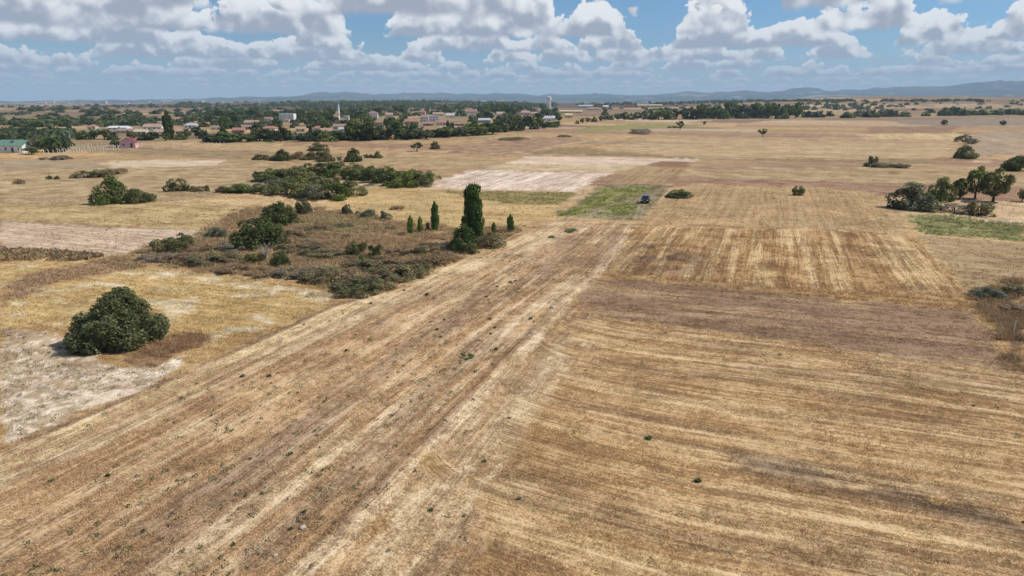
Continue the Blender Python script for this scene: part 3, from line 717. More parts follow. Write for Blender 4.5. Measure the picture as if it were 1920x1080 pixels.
G_DARK = (.092, .115, .034); G_MID = (.130, .158, .042); G_OLIVE = (.155, .155, .064); G_POP = (.082, .130, .036)
G_LIGHT = (.15, .20, .05); G_GREY = (.150, .155, .100); G_BLUE = (.135, .160, .115); B_SCR = (.30, .20, .11); B_GREY = (.28, .235, .17); B_OLV = (.20, .17, .08)
CNT = [0]
def plant_at(name, key, x, y, z, w, h, color, label, cat, group=None, rz=None, var=None):
    CNT[0] += 1; R = random.Random(CNT[0] * 31 + 5)
    ps = PROTO[key]; cm, wm, kind = ps[R.randrange(len(ps)) if var is None else var % len(ps)]
    o = link(name, None, None, (x, y, z), R.uniform(0, 6.28) if rz is None else rz, (w, w * R.uniform(.85, 1.1), h))
    o.empty_display_size = .2; tag(o, label, cat, group)
    c = link('crown', cm, o); k = R.uniform(.88, 1.12); c.color = (color[0] * k, color[1] * k, color[2] * k, 1)
    link('trunk' if kind in ('round', 'open', 'poplar') else 'stems', wm, o)
    return o
def plant(name, key, px, py, wpx, hpx, color, label, cat, group=None, rz=None, var=None):
    x, y, z, t = G(px, py)
    return plant_at(name, key, x, y, z - .03, wpx / FPX * t * 1.08, hpx / FPX * t * 1.04, color, label, cat, group, rz, var)

T, B_ = 'tree', 'bush'
plant('fig_bush', 'bigdome', 222, 641, 160, 110, (.150, .155, .072), 'big round olive green bush standing alone beside the white sandy ground', B_)
plant('round_tree', 'dome', 210, 380, 66, 50, G_MID, 'round bright green tree at left, larger of a close pair', T)
plant('bush', 'dome', 264, 379, 52, 33, G_OLIVE, 'olive bush touching the right side of a round green tree', B_)
plant('bush', 'loose', 332, 358, 42, 30, G_OLIVE, 'upright olive bush at the left end of a thin brown hedge', B_)
for i, (px, w, h, c, l) in enumerate([(352, 16, 15, G_OLIVE, 'small olive shrub right beside the upright olive bush'), (368, 22, 15, B_OLV, 'second small shrub of the thin brown hedge'), (386, 20, 13, B_OLV, 'third small shrub of the thin brown hedge'), (424, 56, 13, B_SCR, 'low brown bush in the middle of the thin hedge'), (448, 34, 17, B_OLV, 'olive brown bush near the right end of the thin hedge'), (478, 44, 15, G_OLIVE, 'green end of the thin hedge next to the large thicket')]):
    plant('shrub', 'loose', px, 358 + (i % 2), w, h, c, l, B_)
for px, py, w, h, k, c, l in [
    (92, 336, 14, 10, 'loose', G_OLIVE, 'left one of two tiny round shrubs in the left pasture'), (107, 336, 10, 8, 'dome', G_OLIVE, 'right one of two tiny round shrubs in the left pasture'),
    (36, 345, 20, 12, 'scrub', B_SCR, 'small brown shrub near the left picture edge'), (160, 333, 46, 16, 'scrub', B_OLV, 'brown left half of a low hedge in the left pasture'), (186, 331, 48, 19, 'scrub', B_OLV, 'olive right half of a low hedge in the left pasture'),
    (222, 326, 34, 13, 'scrub', B_SCR, 'brown shrub past the right end of the low hedge'), (96, 299, 34, 8, 'scrub', B_GREY, 'flat grey shrub in front of the white fence posts, left half'), (118, 299, 36, 10, 'scrub', B_GREY, 'flat grey shrub in front of the white fence posts, right half'),
    (325, 470, 78, 42, 'loose', G_OLIVE, 'spreading olive bush at the edge of the pale maize stubble'), (405, 446, 38, 24, 'scrub', G_BLUE, 'bluish grey shrub left of the dark round tree'),
    (649, 402, 26, 26, 'loose', G_GREY, 'small grey green bush alone on the straw field edge'), (690, 406, 50, 17, 'loose', G_GREY, 'low grey green bush left of a small upright one'), (722, 411, 30, 20, 'loose', G_GREY, 'small upright grey green bush at the right end of a low row'),
    (570, 402, 36, 40, 'loose', G_OLIVE, 'narrow twiggy bush below the large thicket'),
    (1273, 369, 54, 15, 'dome', G_DARK, 'low dark green bush on the golden field right of the car'),
    (1660, 314, 40, 13, 'scrub', B_GREY, 'grey shrub touching the small tree on the right plain'), (1686, 314, 40, 11, 'scrub', B_GREY, 'low grey shrub at the right end of the plain shrub row'),
    (1838, 404, 46, 36, 'loose', B_OLV, 'brown olive bush in front of the two tall trees at right'), (1790, 398, 60, 20, 'scrub', B_GREY, 'flat grey brown scrub below the group of trees at right'), (1750, 396, 50, 16, 'scrub', B_SCR, 'flat brown scrub beside the big grey green bush'),
    (1708, 391, 84, 47, 'dome', G_GREY, 'large rounded grey green bush with its shadow at left'),
    (1810, 297, 40, 25, 'dome', G_OLIVE, 'rounded olive bush at the foot of the grey thicket on the right'), (1808, 266, 30, 17, 'scrub', G_GREY, 'grey green thicket on the far right field, upper left half'), (1824, 270, 28, 14, 'scrub', B_GREY, 'grey thicket on the far right field, lower right half'),
    (1853, 560, 62, 26, 'scrub', G_BLUE, 'dark bluish bush in the weedy corner at the right edge'), (1905, 552, 50, 24, 'scrub', B_OLV, 'brown olive bush at the right picture edge'), (1900, 585, 60, 18, 'scrub', B_SCR, 'low brown weeds in the right hand corner above the white stake'),
    (1200, 251, 46, 12, 'scrub', B_GREY, 'grey rounded thicket on the plain right of the water tower'), (962, 262, 62, 6, 'scrub', B_OLV, 'long flat dark shrub patch in front of the village right end'), (1058, 257, 24, 6, 'scrub', B_OLV, 'small flat dark shrub patch below the water tower'),
    (1265, 240, 24, 6, 'scrub', B_OLV, 'flat brown shrub beside the lone small tree on the plain')]:
    plant('bush', k, px, py, w, h, c, l, B_)
for px, py, w, h, k, c, l in [
    (483, 462, 92, 64, 'dome', G_DARK, 'dark green round tree in the middle of the scrubland'), (525, 420, 68, 50, 'dome', G_DARK, 'dark green tree just behind the dark round tree'),
    (518, 452, 50, 48, 'loose', G_OLIVE, 'lighter olive bush leaning on the right of the dark round tree'),
    (525, 498, 34, 32, 'dome', G_DARK, 'small dark green bush right of the bleached dead tree'), (478, 492, 40, 28, 'loose', G_OLIVE, 'olive bush left of the bleached dead tree'),
    (782, 284, 24, 18, 'open', G_DARK, 'lone small tree with a bare trunk beside the pale track'), (816, 279, 20, 17, 'dome', G_OLIVE, 'rounded olive tree right of the lone small tree by the track'),
    (1275, 243, 15, 17, 'open', G_DARK, 'lone small dark tree on the plain above the car'), (1321, 235, 6, 8, 'round', G_DARK, 'tiny upright tree in front of the tree belt'), (1430, 257, 19, 16, 'open', G_DARK, 'leaning small tree alone on the golden plain'),
    (1497, 366, 27, 23, 'loose', G_OLIVE, 'small forked tree alone on the golden field'), (1635, 312, 26, 24, 'loose', G_DARK, 'small dark tree at the left end of a grey shrub row on the plain'),
    (1762, 377, 50, 44, 'dome', G_MID, 'leafy green tree behind the large grey green bush'), (1799, 373, 30, 38, 'round', G_DARK, 'slim dark tree in the middle of the right tree group'), (1828, 372, 42, 58, 'round', G_MID, 'tall green tree of the right tree group'), (1862, 378, 54, 60, 'round', G_OLIVE, 'tall airy tree with pale branches at the right of its group'),
    (1900, 320, 42, 36, 'dome', G_DARK, 'round dark tree near the right picture edge'), (1770, 235, 14, 10, 'round', G_OLIVE, 'small leaning tree on the far right field'), (1880, 236, 12, 10, 'round', G_DARK, 'tiny dark tree on the far right field'), (1916, 378, 22, 26, 'round', G_OLIVE, 'olive tree cut off by the right picture edge')]:
    plant('tree', k, px, py, w, h, c, l, T)
for px, py, w, h, c, l in [
    (887, 458, 33, 108, G_POP, 'tallest dark green columnar poplar in the scrubland'), (816, 432, 18, 54, G_POP, 'middle sized slender poplar left of the tallest poplar'), (770, 440, 13, 36, G_LIGHT, 'leftmost of three young poplars, light green'),
    (788, 438, 12, 32, G_LIGHT, 'second young light green poplar from the left'), (802, 432, 7, 16, B_OLV, 'tiny brownish poplar sapling beside the slender poplar'), (926, 440, 12, 24, G_MID, 'tiny green sapling right of the tallest poplar'), (957, 434, 15, 32, G_POP, 'young poplar near the edge of the pale track')]:
    plant('poplar_tree', 'poplar', px, py, w * (1 if h > 100 else .82), h, c if h > 100 else (c[0] * 1.5, c[1] * 1.5, c[2] * 1.4), l, T, None, None, 0 if h > 100 else 1 + int(w) % 2)
for px, py, w, h, k, c, l in [
    (866, 468, 56, 50, 'dome', (.085, .12, .038), 'green bush at the left foot of the tallest poplar'), (878, 474, 40, 26, 'loose', G_OLIVE, 'low green bush in front of the tallest poplar'), (918, 462, 52, 34, 'scrub', B_OLV, 'olive brown bush at the right foot of the tallest poplar'), (893, 460, 26, 36, 'loose', G_MID, 'light green bush hugging the trunk of the tallest poplar')]:
    plant('bush', k, px, py, w, h, c, l, B_)

# the large green thicket in the middle: bush by bush
TH = [(500, 340, 46, 26), (530, 336, 46, 30), (556, 338, 50, 32), (590, 332, 52, 34), (620, 330, 52, 34), (648, 332, 54, 36), (676, 336, 52, 36), (702, 340, 52, 38), (728, 346, 50, 36), (752, 350, 50, 36), (776, 348, 52, 36), (800, 344, 46, 32),
      (440, 360, 46, 18), (474, 360, 48, 22), (508, 362, 50, 26), (540, 366, 52, 32), (572, 370, 54, 34), (604, 373, 54, 36), (634, 371, 54, 38), (656, 366, 44, 34), (560, 352, 48, 28), (610, 352, 50, 28), (524, 352, 44, 24)]
ORD = ['first', 'second', 'third', 'fourth', 'fifth', 'sixth', 'seventh', 'eighth', 'ninth', 'tenth', 'eleventh', 'twelfth', 'thirteenth', 'fourteenth', 'fifteenth', 'sixteenth', 'seventeenth', 'eighteenth', 'nineteenth', 'twentieth']
TENS = {20: 'twenty', 30: 'thirty', 40: 'forty', 50: 'fifty', 60: 'sixty', 70: 'seventy', 80: 'eighty', 90: 'ninety'}
def ordw(n):
    if n > 100: return 'hundred-and-' + ordw(n - 100)
    if n == 100: return 'hundredth'
    if n <= 20: return ORD[n - 1]
    t, r = n // 10 * 10, n % 10
    return (TENS[t][:-1] + 'ieth') if r == 0 else TENS[t] + '-' + ORD[r - 1]
back = sorted(TH[:12]); front = sorted(TH[12:])
for nm, row in (('back', back), ('front', front)):
    for i, (px, py, w, h) in enumerate(row):
        c = [G_DARK, G_MID, G_OLIVE, G_DARK][i % 4] if nm == 'back' else [G_OLIVE, G_MID, G_OLIVE, G_GREY][i % 4]
        plant('thicket_bush', 'scrub' if i % 3 else 'loose', px, py, w * 1.35, h * 1.0, (c[0] * 1.2, c[1] * 1.2, c[2] * 1.1), ordw(i + 1) + ' bush from the left in the ' + nm + ' row of the large green thicket', B_, 'bushes of the large green thicket')
UP = [(492, 299, 36, 12, B_OLV), (515, 300, 32, 14, B_OLV), (532, 301, 32, 22, G_DARK), (556, 297, 40, 16, B_SCR), (580, 299, 36, 14, B_OLV), (594, 296, 34, 17, G_OLIVE), (610, 302, 38, 20, B_OLV), (637, 301, 12, 10, B_OLV), (661, 303, 32, 26, G_DARK), (690, 296, 20, 10, G_OLIVE), (707, 296, 22, 12, G_MID)]
for i, (px, py, w, h, c) in enumerate(UP):
    plant('hedge_bush', 'loose' if i % 2 else 'dome', px, py, w, h, c, ordw(i + 1) + ' bush from the left in the broken hedge below the village', B_, 'bushes of the broken hedge below the village')
plant('bush', 'dome', 598, 282, 42, 17, G_OLIVE, 'rounded olive bush between the village trees and the broken hedge', B_)

# brown scrub thickets
SC = [(300, 486, 60, 16, B_GREY), (345, 492, 62, 22, B_GREY), (385, 494, 64, 24, B_GREY), (425, 490, 56, 24, B_GREY), (440, 470, 50, 26, B_GREY), (390, 470, 50, 20, B_SCR), (450, 508, 60, 18, B_SCR), (505, 512, 60, 16, B_SCR), (560, 515, 64, 22, B_GREY), (600, 520, 70, 28, B_OLV), (640, 528, 74, 32, B_OLV),
      (675, 546, 78, 40, G_OLIVE), (655, 540, 60, 30, B_OLV), (708, 536, 60, 34, B_OLV), (740, 520, 66, 34, B_OLV), (780, 512, 60, 32, B_OLV), (800, 496, 56, 26, B_GREY), (830, 492, 52, 24, B_SCR), (720, 500, 62, 30, B_GREY), (690, 505, 60, 28, B_OLV), (560, 470, 66, 22, B_GREY), (590, 465, 60, 20, B_SCR), (620, 480, 64, 18, B_OLV), (555, 440, 56, 22, B_SCR),
      (540, 455, 50, 22, B_OLV), (760, 478, 54, 22, B_GREY), (800, 472, 46, 16, B_OLV), (655, 500, 50, 22, B_SCR), (745, 392, 22, 9, B_SCR), (648, 446, 16, 12, B_SCR), (505, 440, 50, 28, B_SCR)]
R = random.Random(21)
PS = np.array([(330, 500), (470, 470), (560, 425), (640, 410), (840, 436), (960, 436), (880, 470), (800, 510), (720, 545), (560, 515)], dtype=float)
while len(SC) < 62:
    px, py = R.uniform(340, 950), R.uniform(410, 545)
    if sdf_poly(np.array([px]), np.array([py]), PS)[0] > 5: SC.append((px, py, R.uniform(12, 34), R.uniform(6, 13), R.choice([B_OLV, G_OLIVE, B_SCR, B_OLV, B_GREY])))
SC.sort()
for i, (px, py, w, h, c) in enumerate(SC):
    c = {B_GREY: [B_GREY, B_SCR, B_OLV][i % 3], B_SCR: B_SCR, B_OLV: [B_OLV, B_SCR][i % 2], G_OLIVE: [G_OLIVE, B_OLV][i % 2]}[c]
    tone = {B_GREY: 'grey', B_SCR: 'reddish brown', B_OLV: 'olive brown', G_OLIVE: 'dull green'}[c]
    plant('scrub_bush', 'scrub', px, py, w * 1.25, h * .85, c, tone + ' low scrub, ' + ordw(i + 1) + ' from the left among the scrubland thickets', 'scrub', 'dry scrub between the meadow and the poplars')
for px, py, w, h, c, l in [(668, 478, 48, 36, G_OLIVE, 'light olive bush in the middle of the brown scrubland'), (702, 482, 32, 30, G_DARK, 'dark green bush in the middle of the brown scrubland'), (684, 496, 34, 22, G_LIGHT, 'yellowish green weed clump below the dark scrubland bush'), (786, 478, 30, 18, G_OLIVE, 'small green bush left of the tallest poplar bush')]:
    plant('bush', 'loose', px, py, w, h, c, l, B_)

# bleached dead tree
x, y, z, t_ = G(500, 492); R = random.Random(3)
o = link('dead_tree', None, None, (x, y, z)); tag(o, 'bleached white leafless tree in the scrubland', T)
m = MB(); m.tube((0, 0, -.1), (.1, 0, 1.5), .11, .07, 7); m.build('trunk', MDEAD, o)
for k in range(13):
    a = R.uniform(0, 6.28); s = R.uniform(.9, 1.6); p0 = (.1 * k / 13, 0, .5 + .08 * k); p1 = (math.cos(a) * s * .5, math.sin(a) * s * .5, p0[2] + s * .7)
    b = MB().tube(p0, p1, .045, .02, 5)
    for q in range(3):
        aa = a + R.uniform(-.9, .9); b.tube(p1, (p1[0] + math.cos(aa) * .5, p1[1] + math.sin(aa) * .5, p1[2] + R.uniform(.1, .5)), .018, .006, 4)
    b.build('branch', MDEAD, o)

# ------------------------------------------------------------------ buildings
def wall_mat(n, c): return plain_mat(n, c, .9, .10, .35, .2)
MW = {'white': wall_mat('white_plaster', (.78, .77, .74)), 'cream': wall_mat('cream_plaster', (.66, .56, .42)), 'pink': wall_mat('pink_plaster', (.72, .44, .46)),
      'brick': wall_mat('bare_brick', (.42, .26, .18)), 'stone': wall_mat('grey_stone_wall', (.40, .35, .29)), 'yellow': wall_mat('yellow_cladding', (.74, .58, .18)), 'blue': wall_mat('blue_grey_cladding', (.36, .44, .55))}
MR = {'red': plain_mat('red_roof_tiles', (.40, .205, .15), .85, .25, 1.2), 'orange': plain_mat('weathered_orange_tiles', (.45, .30, .215), .85, .25, 1.0), 'brown': plain_mat('old_brown_tiles', (.33, .235, .18), .9, .25, 1.0),
      'darkred': plain_mat('dark_red_roof', (.27, .065, .06), .7, .15, 1.0), 'green': plain_mat('green_sheet_roof', (.17, .29, .21), .6, .12, .8), 'grey': plain_mat('grey_sheet_roof', (.50, .50, .49), .6, .12, .8), 'white': plain_mat('white_sheet_roof', (.74, .74, .73), .6, .08, .8), 'tan': plain_mat('tan_sheet_roof', (.60, .50, .33), .7, .1, .8)}
MPANE = plain_mat('window_glass', (.035, .045, .06), .08, .1, 1.0, .6)
MFRAME = plain_mat('white_window_frame', (.75, .75, .73), .5, .05, 1.0)
MDOOR = plain_mat('brown_door', (.16, .09, .05), .6, .2, 2.0)
MCONC = plain_mat('concrete', (.55, .53, .49), .9, .15, 1.5)
MMETAL = plain_mat('dull_metal', (.42, .44, .47), .4, .1, 1.0, .5, .8)
MWOOD = plain_mat('weathered_wood', (.20, .15, .11), .9, .25, 3.0)

WIN_ME = MB().box(-.55, .55, -.04, .05, -.65, .65).mesh('window', MFRAME)
PANE_ME = MB().box(-.45, -.03, -.05, .02, -.55, .55).mesh('pane', MPANE)
DOOR_ME = MB().box(-.5, .5, -.05, .05, 0, 2.05).mesh('door', MDOOR)
CHIM_ME = MB().box(-.3, .3, -.3, .3, 0, 1.3).box(-.36, .36, -.36, .36, 1.2, 1.32).mesh('chimney', MR['brown'])

def house(name, px, py, wpx, hpx, wall, roof, style, label, cat='house', depth=None, rz=0.0, storeys=1, gable_front=False):
    x, y, z, t = G(px, py); w = wpx / FPX * t; h = hpx / FPX * t
    d = depth or max(5.0, min(w * .75, 11.0))
    o = link(name, None, None, (x, y + d / 2, z - .05), rz); tag(o, label, cat)
    rh = 0 if style == 'flat' else min(h * .42, (d if not gable_front else w) * .30)
    eh = h - rh; a, b = w / 2, d / 2; ov = .35
    m = MB()
    if style == 'gable' and not gable_front:
        m.poly([(-a, -b, 0), (a, -b, 0), (a, b, 0), (-a, b, 0), (-a, -b, eh), (a, -b, eh), (a, b, eh), (-a, b, eh), (-a, 0, eh + rh), (a, 0, eh + rh)],
               [[0, 1, 5, 4], [2, 3, 7, 6], [1, 2, 6, 9, 5], [3, 0, 4, 8, 7], [3, 2, 1, 0]])
    elif style == 'gable':
        m.poly([(-a, -b, 0), (a, -b, 0), (a, b, 0), (-a, b, 0), (-a, -b, eh), (a, -b, eh), (a, b, eh), (-a, b, eh), (0, -b, eh + rh), (0, b, eh + rh)],
               [[0, 1, 5, 8, 4], [2, 3, 7, 9, 6], [1, 2, 6, 5], [3, 0, 4, 7], [3, 2, 1, 0]])
    else:
        m.box(-a, a, -b, b, 0, eh)
    wl_ = m.build('wall', MW[wall], o)
    m = MB(); th = .16; e0 = eh + .02
    if style == 'gable' and not gable_front:
        sl = rh / b; y0 = b + ov; z0 = e0 - ov * sl
        for s in (-1, 1):
            m.poly([(-a - ov, s * y0, z0), (a + ov, s * y0, z0), (a + ov, 0, e0 + rh), (-a - ov, 0, e0 + rh), (-a - ov, s * y0, z0 + th), (a + ov, s * y0, z0 + th), (a + ov, 0, e0 + rh + th), (-a - ov, 0, e0 + rh + th)],
                   [[0, 1, 2, 3], [7, 6, 5, 4], [0, 4, 5, 1], [1, 5, 6, 2], [3, 7, 4, 0]])
    elif style == 'gable':
        sl = rh / a; x0 = a + ov; z0 = e0 - ov * sl
        for s in (-1, 1):
            m.poly([(s * x0, -b - ov, z0), (s * x0, b + ov, z0), (0, b + ov, e0 + rh), (0, -b - ov, e0 + rh), (s * x0, -b - ov, z0 + th), (s * x0, b + ov, z0 + th), (0, b + ov, e0 + rh + th), (0, -b - ov, e0 + rh + th)],
                   [[0, 1, 2, 3], [7, 6, 5, 4], [0, 4, 5, 1], [1, 5, 6, 2], [3, 7, 4, 0]])
    elif style == 'hip':
        k = max(0.0, a - b * .9)
        m.poly([(-a - ov, -b - ov, e0), (a + ov, -b - ov, e0), (a + ov, b + ov, e0), (-a - ov, b + ov, e0), (-a - ov, -b - ov, e0 + th), (a + ov, -b - ov, e0 + th), (a + ov, b + ov, e0 + th), (-a - ov, b + ov, e0 + th), (-k, 0, e0 + rh + th), (k, 0, e0 + rh + th)],
               [[3, 2, 1, 0], [0, 1, 5, 4], [1, 2, 6, 5], [2, 3, 7, 6], [3, 0, 4, 7], [4, 5, 9, 8], [6, 7, 8, 9], [5, 6, 9], [7, 4, 8]])
    else:
        m.box(-a - .12, a + .12, -b - .12, b + .12, e0, e0 + .3)
    rf = m.build('roof', MR[roof], o)
    if style in ('gable', 'hip') and cat == 'house':
        link('chimney', CHIM_ME, rf, (a * .4, b * .25, eh + rh * .55))
    n = max(1, min(7, int(w / 2.6)))
    for s in range(storeys):
        zc = (eh / storeys) * (s + .55)
        for i in range(n):
            xx = -a + w * (i + .5) / n
            if s == 0 and i == n // 2 and n > 1:
                link('door', DOOR_ME, o, (xx, -b - .02, 0.02)); continue
            q = min(1.0, eh / storeys / 2.6)
            wn = link('window', WIN_ME, o, (xx, -b - .02, zc), 0, (1, 1, q)); link('pane', PANE_ME, wn); link('pane', PANE_ME, wn, (.48, 0, 0))
    wn = link('window', WIN_ME, o, (a + .02, 0, eh * .55), math.pi / 2); link('pane', PANE_ME, wn); link('pane', PANE_ME, wn, (.48, 0, 0))
    return o, w, d, eh, rh

HOUSES = [  # px, base y, w, h, wall, roof, style, storeys, rz, label
 (237, 277, 27, 18, 'pink', 'darkred', 'gable', 1, .25, 'small pink house with dark red gable roof in front of the village'),
 (171, 244, 15, 10, 'white', 'red', 'hip', 1, .1, 'small white house between the dark trees at the left end of the village'),
 (218, 243, 34, 6, 'white', 'white', 'gable', 1, .1, 'long low white roofed barn at the left of the village'),
 (238, 250, 42, 8, 'cream', 'brown', 'gable', 1, .1, 'long low brown roofed barn in front of the white barn'),
 (262, 253, 24, 10, 'cream', 'tan', 'gable', 1, -.1, 'cream barn left of the big white house'),
 (284, 245, 34, 12, 'white', 'orange', 'gable', 1, .1, 'wide white house with faded orange roof near the single poplar'),
 (303, 243, 15, 14, 'white', 'white', 'flat', 2, .1, 'white flat roofed house left of the single village poplar'),
 (297, 254, 20, 11, 'white', 'orange', 'gable', 1, .3, 'small white house with orange roof below the wide white house'),
 (314, 252, 26, 7, 'brick', 'red', 'gable', 1, .0, 'low red roofed shed behind the single village poplar'),
 (355, 241, 22, 10, 'white', 'grey', 'hip', 1, .2, 'white house with a grey roof right of the single poplar'),
 (342, 251, 24, 8, 'brick', 'orange', 'gable', 1, .0, 'low orange roofed shed right of the single poplar'),
 (404, 244, 18, 8, 'cream', 'brown', 'gable', 1, .2, 'cream house with brown roof left of the bare white trunks'),
 (446, 250, 22, 10, 'brick', 'red', 'gable', 1, .1, 'brick shed with red roof among the front village trees'),
 (470, 235, 26, 9, 'cream', 'orange', 'gable', 1, -.1, 'cream house with orange roof left of the white hall'),
 (462, 243, 22, 8, 'brick', 'brown', 'gable', 1, .1, 'brown roofed shed below the orange roofed house'),
 (503, 232, 13, 12, 'white', 'red', 'gable', 2, .1, 'narrow two storey white house left of the white hall'),
 (503, 246, 26, 9, 'cream', 'red', 'hip', 1, .0, 'low house with wide red hip roof among front trees'),
 (538, 229, 8, 6, 'white', 'red', 'gable', 1, .0, 'tiny red roofed house right in front of the white hall'),
 (562, 247, 17, 9, 'cream', 'orange', 'gable', 1, .2, 'orange roofed cream house left of the three front houses'),
 (585, 254, 14, 13, 'white', 'orange', 'gable', 1, .5, 'white gabled house, left of the three front houses'),
 (594, 246, 19, 9, 'white', 'red', 'hip', 1, .1, 'red roofed white house behind the three front houses'),
 (610, 252, 21, 11, 'cream', 'orange', 'gable', 1, .1, 'orange roofed house, right of the three front houses'),
 (637, 243, 26, 10, 'stone', 'brown', 'gable', 1, .1, 'stone house with brown roof below the minaret'),
 (641, 247, 13, 8, 'white', 'grey', 'gable', 1, .1, 'white shed with grey roof below the stone house'),
 (649, 225, 9, 8, 'white', 'grey', 'flat', 1, .1, 'white flat roofed house right of the minaret'),
 (699, 221, 17, 12, 'white', 'red', 'hip', 2, .1, 'two storey white house with red roof right of the minaret'),
 (708, 239, 15, 13, 'stone', 'brown', 'gable', 2, .2, 'grey two storey house below the red roofed one'),
 (729, 221, 13, 9, 'cream', 'orange', 'gable', 1, .3, 'cream house with orange gable in the middle of the village'),
 (771, 233, 27, 9, 'cream', 'red', 'gable', 1, .1, 'low red roofed house left of the white two storey house'),
 (791, 215, 13, 8, 'pink', 'red', 'hip', 1, .0, 'small pink house with red roof at the back of the village'),
 (795, 229, 15, 12, 'white', 'red', 'hip', 2, .1, 'white two storey house with red hip roof left of the flat white house'),
 (813, 227, 18, 9, 'white', 'white', 'flat', 2, .1, 'flat roofed white two storey house in the right half of the village'),
 (802, 236, 19, 7, 'brick', 'red', 'gable', 1, .1, 'low red roofed shed below the white two storey house'),
 (829, 235, 23, 9, 'white', 'red', 'gable', 1, .1, 'white house with red gable roof below the flat white house'),
 (821, 218, 20, 7, 'cream', 'orange', 'gable', 1, .1, 'low orange roofed house behind the flat white house'),
 (843, 221, 16, 8, 'white', 'grey', 'gable', 1, .2, 'grey roofed white house right of the flat white house'),
 (862, 236, 18, 6, 'brick', 'brown', 'gable', 1, .0, 'low brown roofed shed right of the red gable house'),
 (884, 213, 20, 7, 'white', 'red', 'gable', 1, .1, 'white house with red roof at the back right of the village'),
 (908, 230, 22, 8, 'stone', 'grey', 'gable', 1, .1, 'grey roofed stone barn in the right half of the village'),
 (938, 218, 16, 8, 'white', 'orange', 'gable', 1, .3, 'orange roofed house left of the water tower trees'),
 (985, 216, 16, 8, 'pink', 'orange', 'gable', 1, .1, 'pinkish house with orange roof left of the water tower'),
 (1001, 217, 13, 7, 'cream', 'orange', 'gable', 1, .1, 'small cream house just left of the water tower'),
 (1030, 227, 25, 9, 'white', 'grey', 'gable', 1, .1, 'white barn in front of the water tower'),
 (1066, 221, 14, 8, 'yellow', 'tan', 'gable', 1, .1, 'small yellow house right of the water tower'),
]
HB = []
for i, (px, py, w, h, wa, ro, st, sto, rz, lb) in enumerate(HOUSES):
    nm = 'barn' if 'barn' in lb else ('shed' if 'shed' in lb else 'village_house')
    house(nm, px, py, w, h, wa, ro, st, lb, {'barn': 'barn', 'shed': 'shed'}.get(nm, 'house'), None, rz, sto, 'gabled' in lb or 'pink house with dark' in lb)
    HB.append((px, py, w, h))
# halls and far works
for px, py, w, h, wa, ro, st, lb in [
    (537, 227, 27, 13, 'white', 'white', 'flat', 'big white hall with a flat roof above the village trees'),
    (1062, 212, 26, 5, 'yellow', 'tan', 'gable', 'long yellow warehouse just right of the water tower'),
    (1084, 212, 16, 5, 'yellow', 'tan', 'gable', 'short yellow warehouse right of the long one near the tower'),
    (1206, 200, 22, 4, 'yellow', 'tan', 'gable', 'yellow warehouse beyond the tree belt, left of its twin'),
    (1229, 200, 26, 4, 'cream', 'tan', 'gable', 'tan warehouse beyond the tree belt, right of its twin'),
    (1180, 201, 17, 4, 'brick', 'darkred', 'gable', 'dark red roofed warehouse beyond the tree belt'),
    (1112, 206, 22, 4, 'cream', 'orange', 'gable', 'low tan farm shed beyond the plain right of the tower'),
    (1136, 202, 10, 4, 'white', 'white', 'gable', 'white farm shed beyond the plain right of the tower'),
    (1098, 202, 26, 5, 'blue', 'grey', 'gable', 'blue grey farm hall behind the yellow warehouses'),
    (93, 194, 18, 6, 'white', 'white', 'flat', 'white factory block on the far left horizon'), (76, 195, 20, 3, 'cream', 'tan', 'gable', 'low tan factory hall left of the white factory block'), (120, 195, 16, 3, 'cream', 'orange', 'gable', 'low orange factory hall right of the white factory block')]:
    house('warehouse', px, py, w, h, wa, ro, st, lb, 'warehouse', None, .05)
    HB.append((px, py, w, h))
# green roofed house with the solar tank
o, w, d, eh, rh = house('farm_house', 20, 286, 54, 22, 'white', 'green', 'gable', 'white farmhouse with green roof and solar water tank at the left edge', 'house', 7.5, -.12)
m = MB(); m.tube((-.7, -1.0, eh + rh * .9), (.7, -1.0, eh + rh * .9), .28, .28, 10); m.build('water_tank', MMETAL, o)
MB().poly([(-.8, -2.3, eh + rh * .42), (.8, -2.3, eh + rh * .42), (.8, -1.1, eh + rh * .85), (-.8, -1.1, eh + rh * .85), (-.8, -2.3, eh + rh * .42 + .1), (.8, -2.3, eh + rh * .42 + .1), (.8, -1.1, eh + rh * .85 + .1), (-.8, -1.1, eh + rh * .85 + .1)], [[3, 2, 1, 0], [4, 5, 6, 7], [0, 1, 5, 4], [1, 2, 6, 5], [2, 3, 7, 6], [3, 0, 4, 7]]).build('solar_panel', MPANE, o)
# far white town along the foot of the hills
R = random.Random(12)
FT = []
for px in [222, 262, 300, 326, 352, 398, 432, 448, 470, 488, 500, 512, 522, 534, 548, 556, 566, 590, 860, 904, 930, 1560, 1572, 1590, 1604, 1618, 1632, 1650, 1668]:
    FT.append(px)
for i, px in enumerate(FT):
    a = math.atan((px - 960) / FPX); dd = 6800 + R.uniform(-500, 700) if px < 1000 else 5600 + R.uniform(-300, 300)
    x, y = dd * math.sin(a), dd * math.cos(a); z = float(terr(np.array([x]), np.array([y]))[0])
    w, hgt = R.uniform(25, 60), R.uniform(10, 24)
    o = link('town_block', None, None, (x, y, z - 1), R.uniform(-.3, .3)); tag(o, 'white town building, ' + ordw(i + 1) + ' from the left along the foot of the blue hills', 'building', 'town on the far horizon')
    MB().box(-w / 2, w / 2, -9, 9, 0, hgt).build('wall', MW['white' if i % 3 else 'cream'], o)
    MB().box(-w / 2 - .5, w / 2 + .5, -9.5, 9.5, hgt + .01, hgt + 1.2).build('roof', MR['tan' if i % 2 else 'orange'], o)

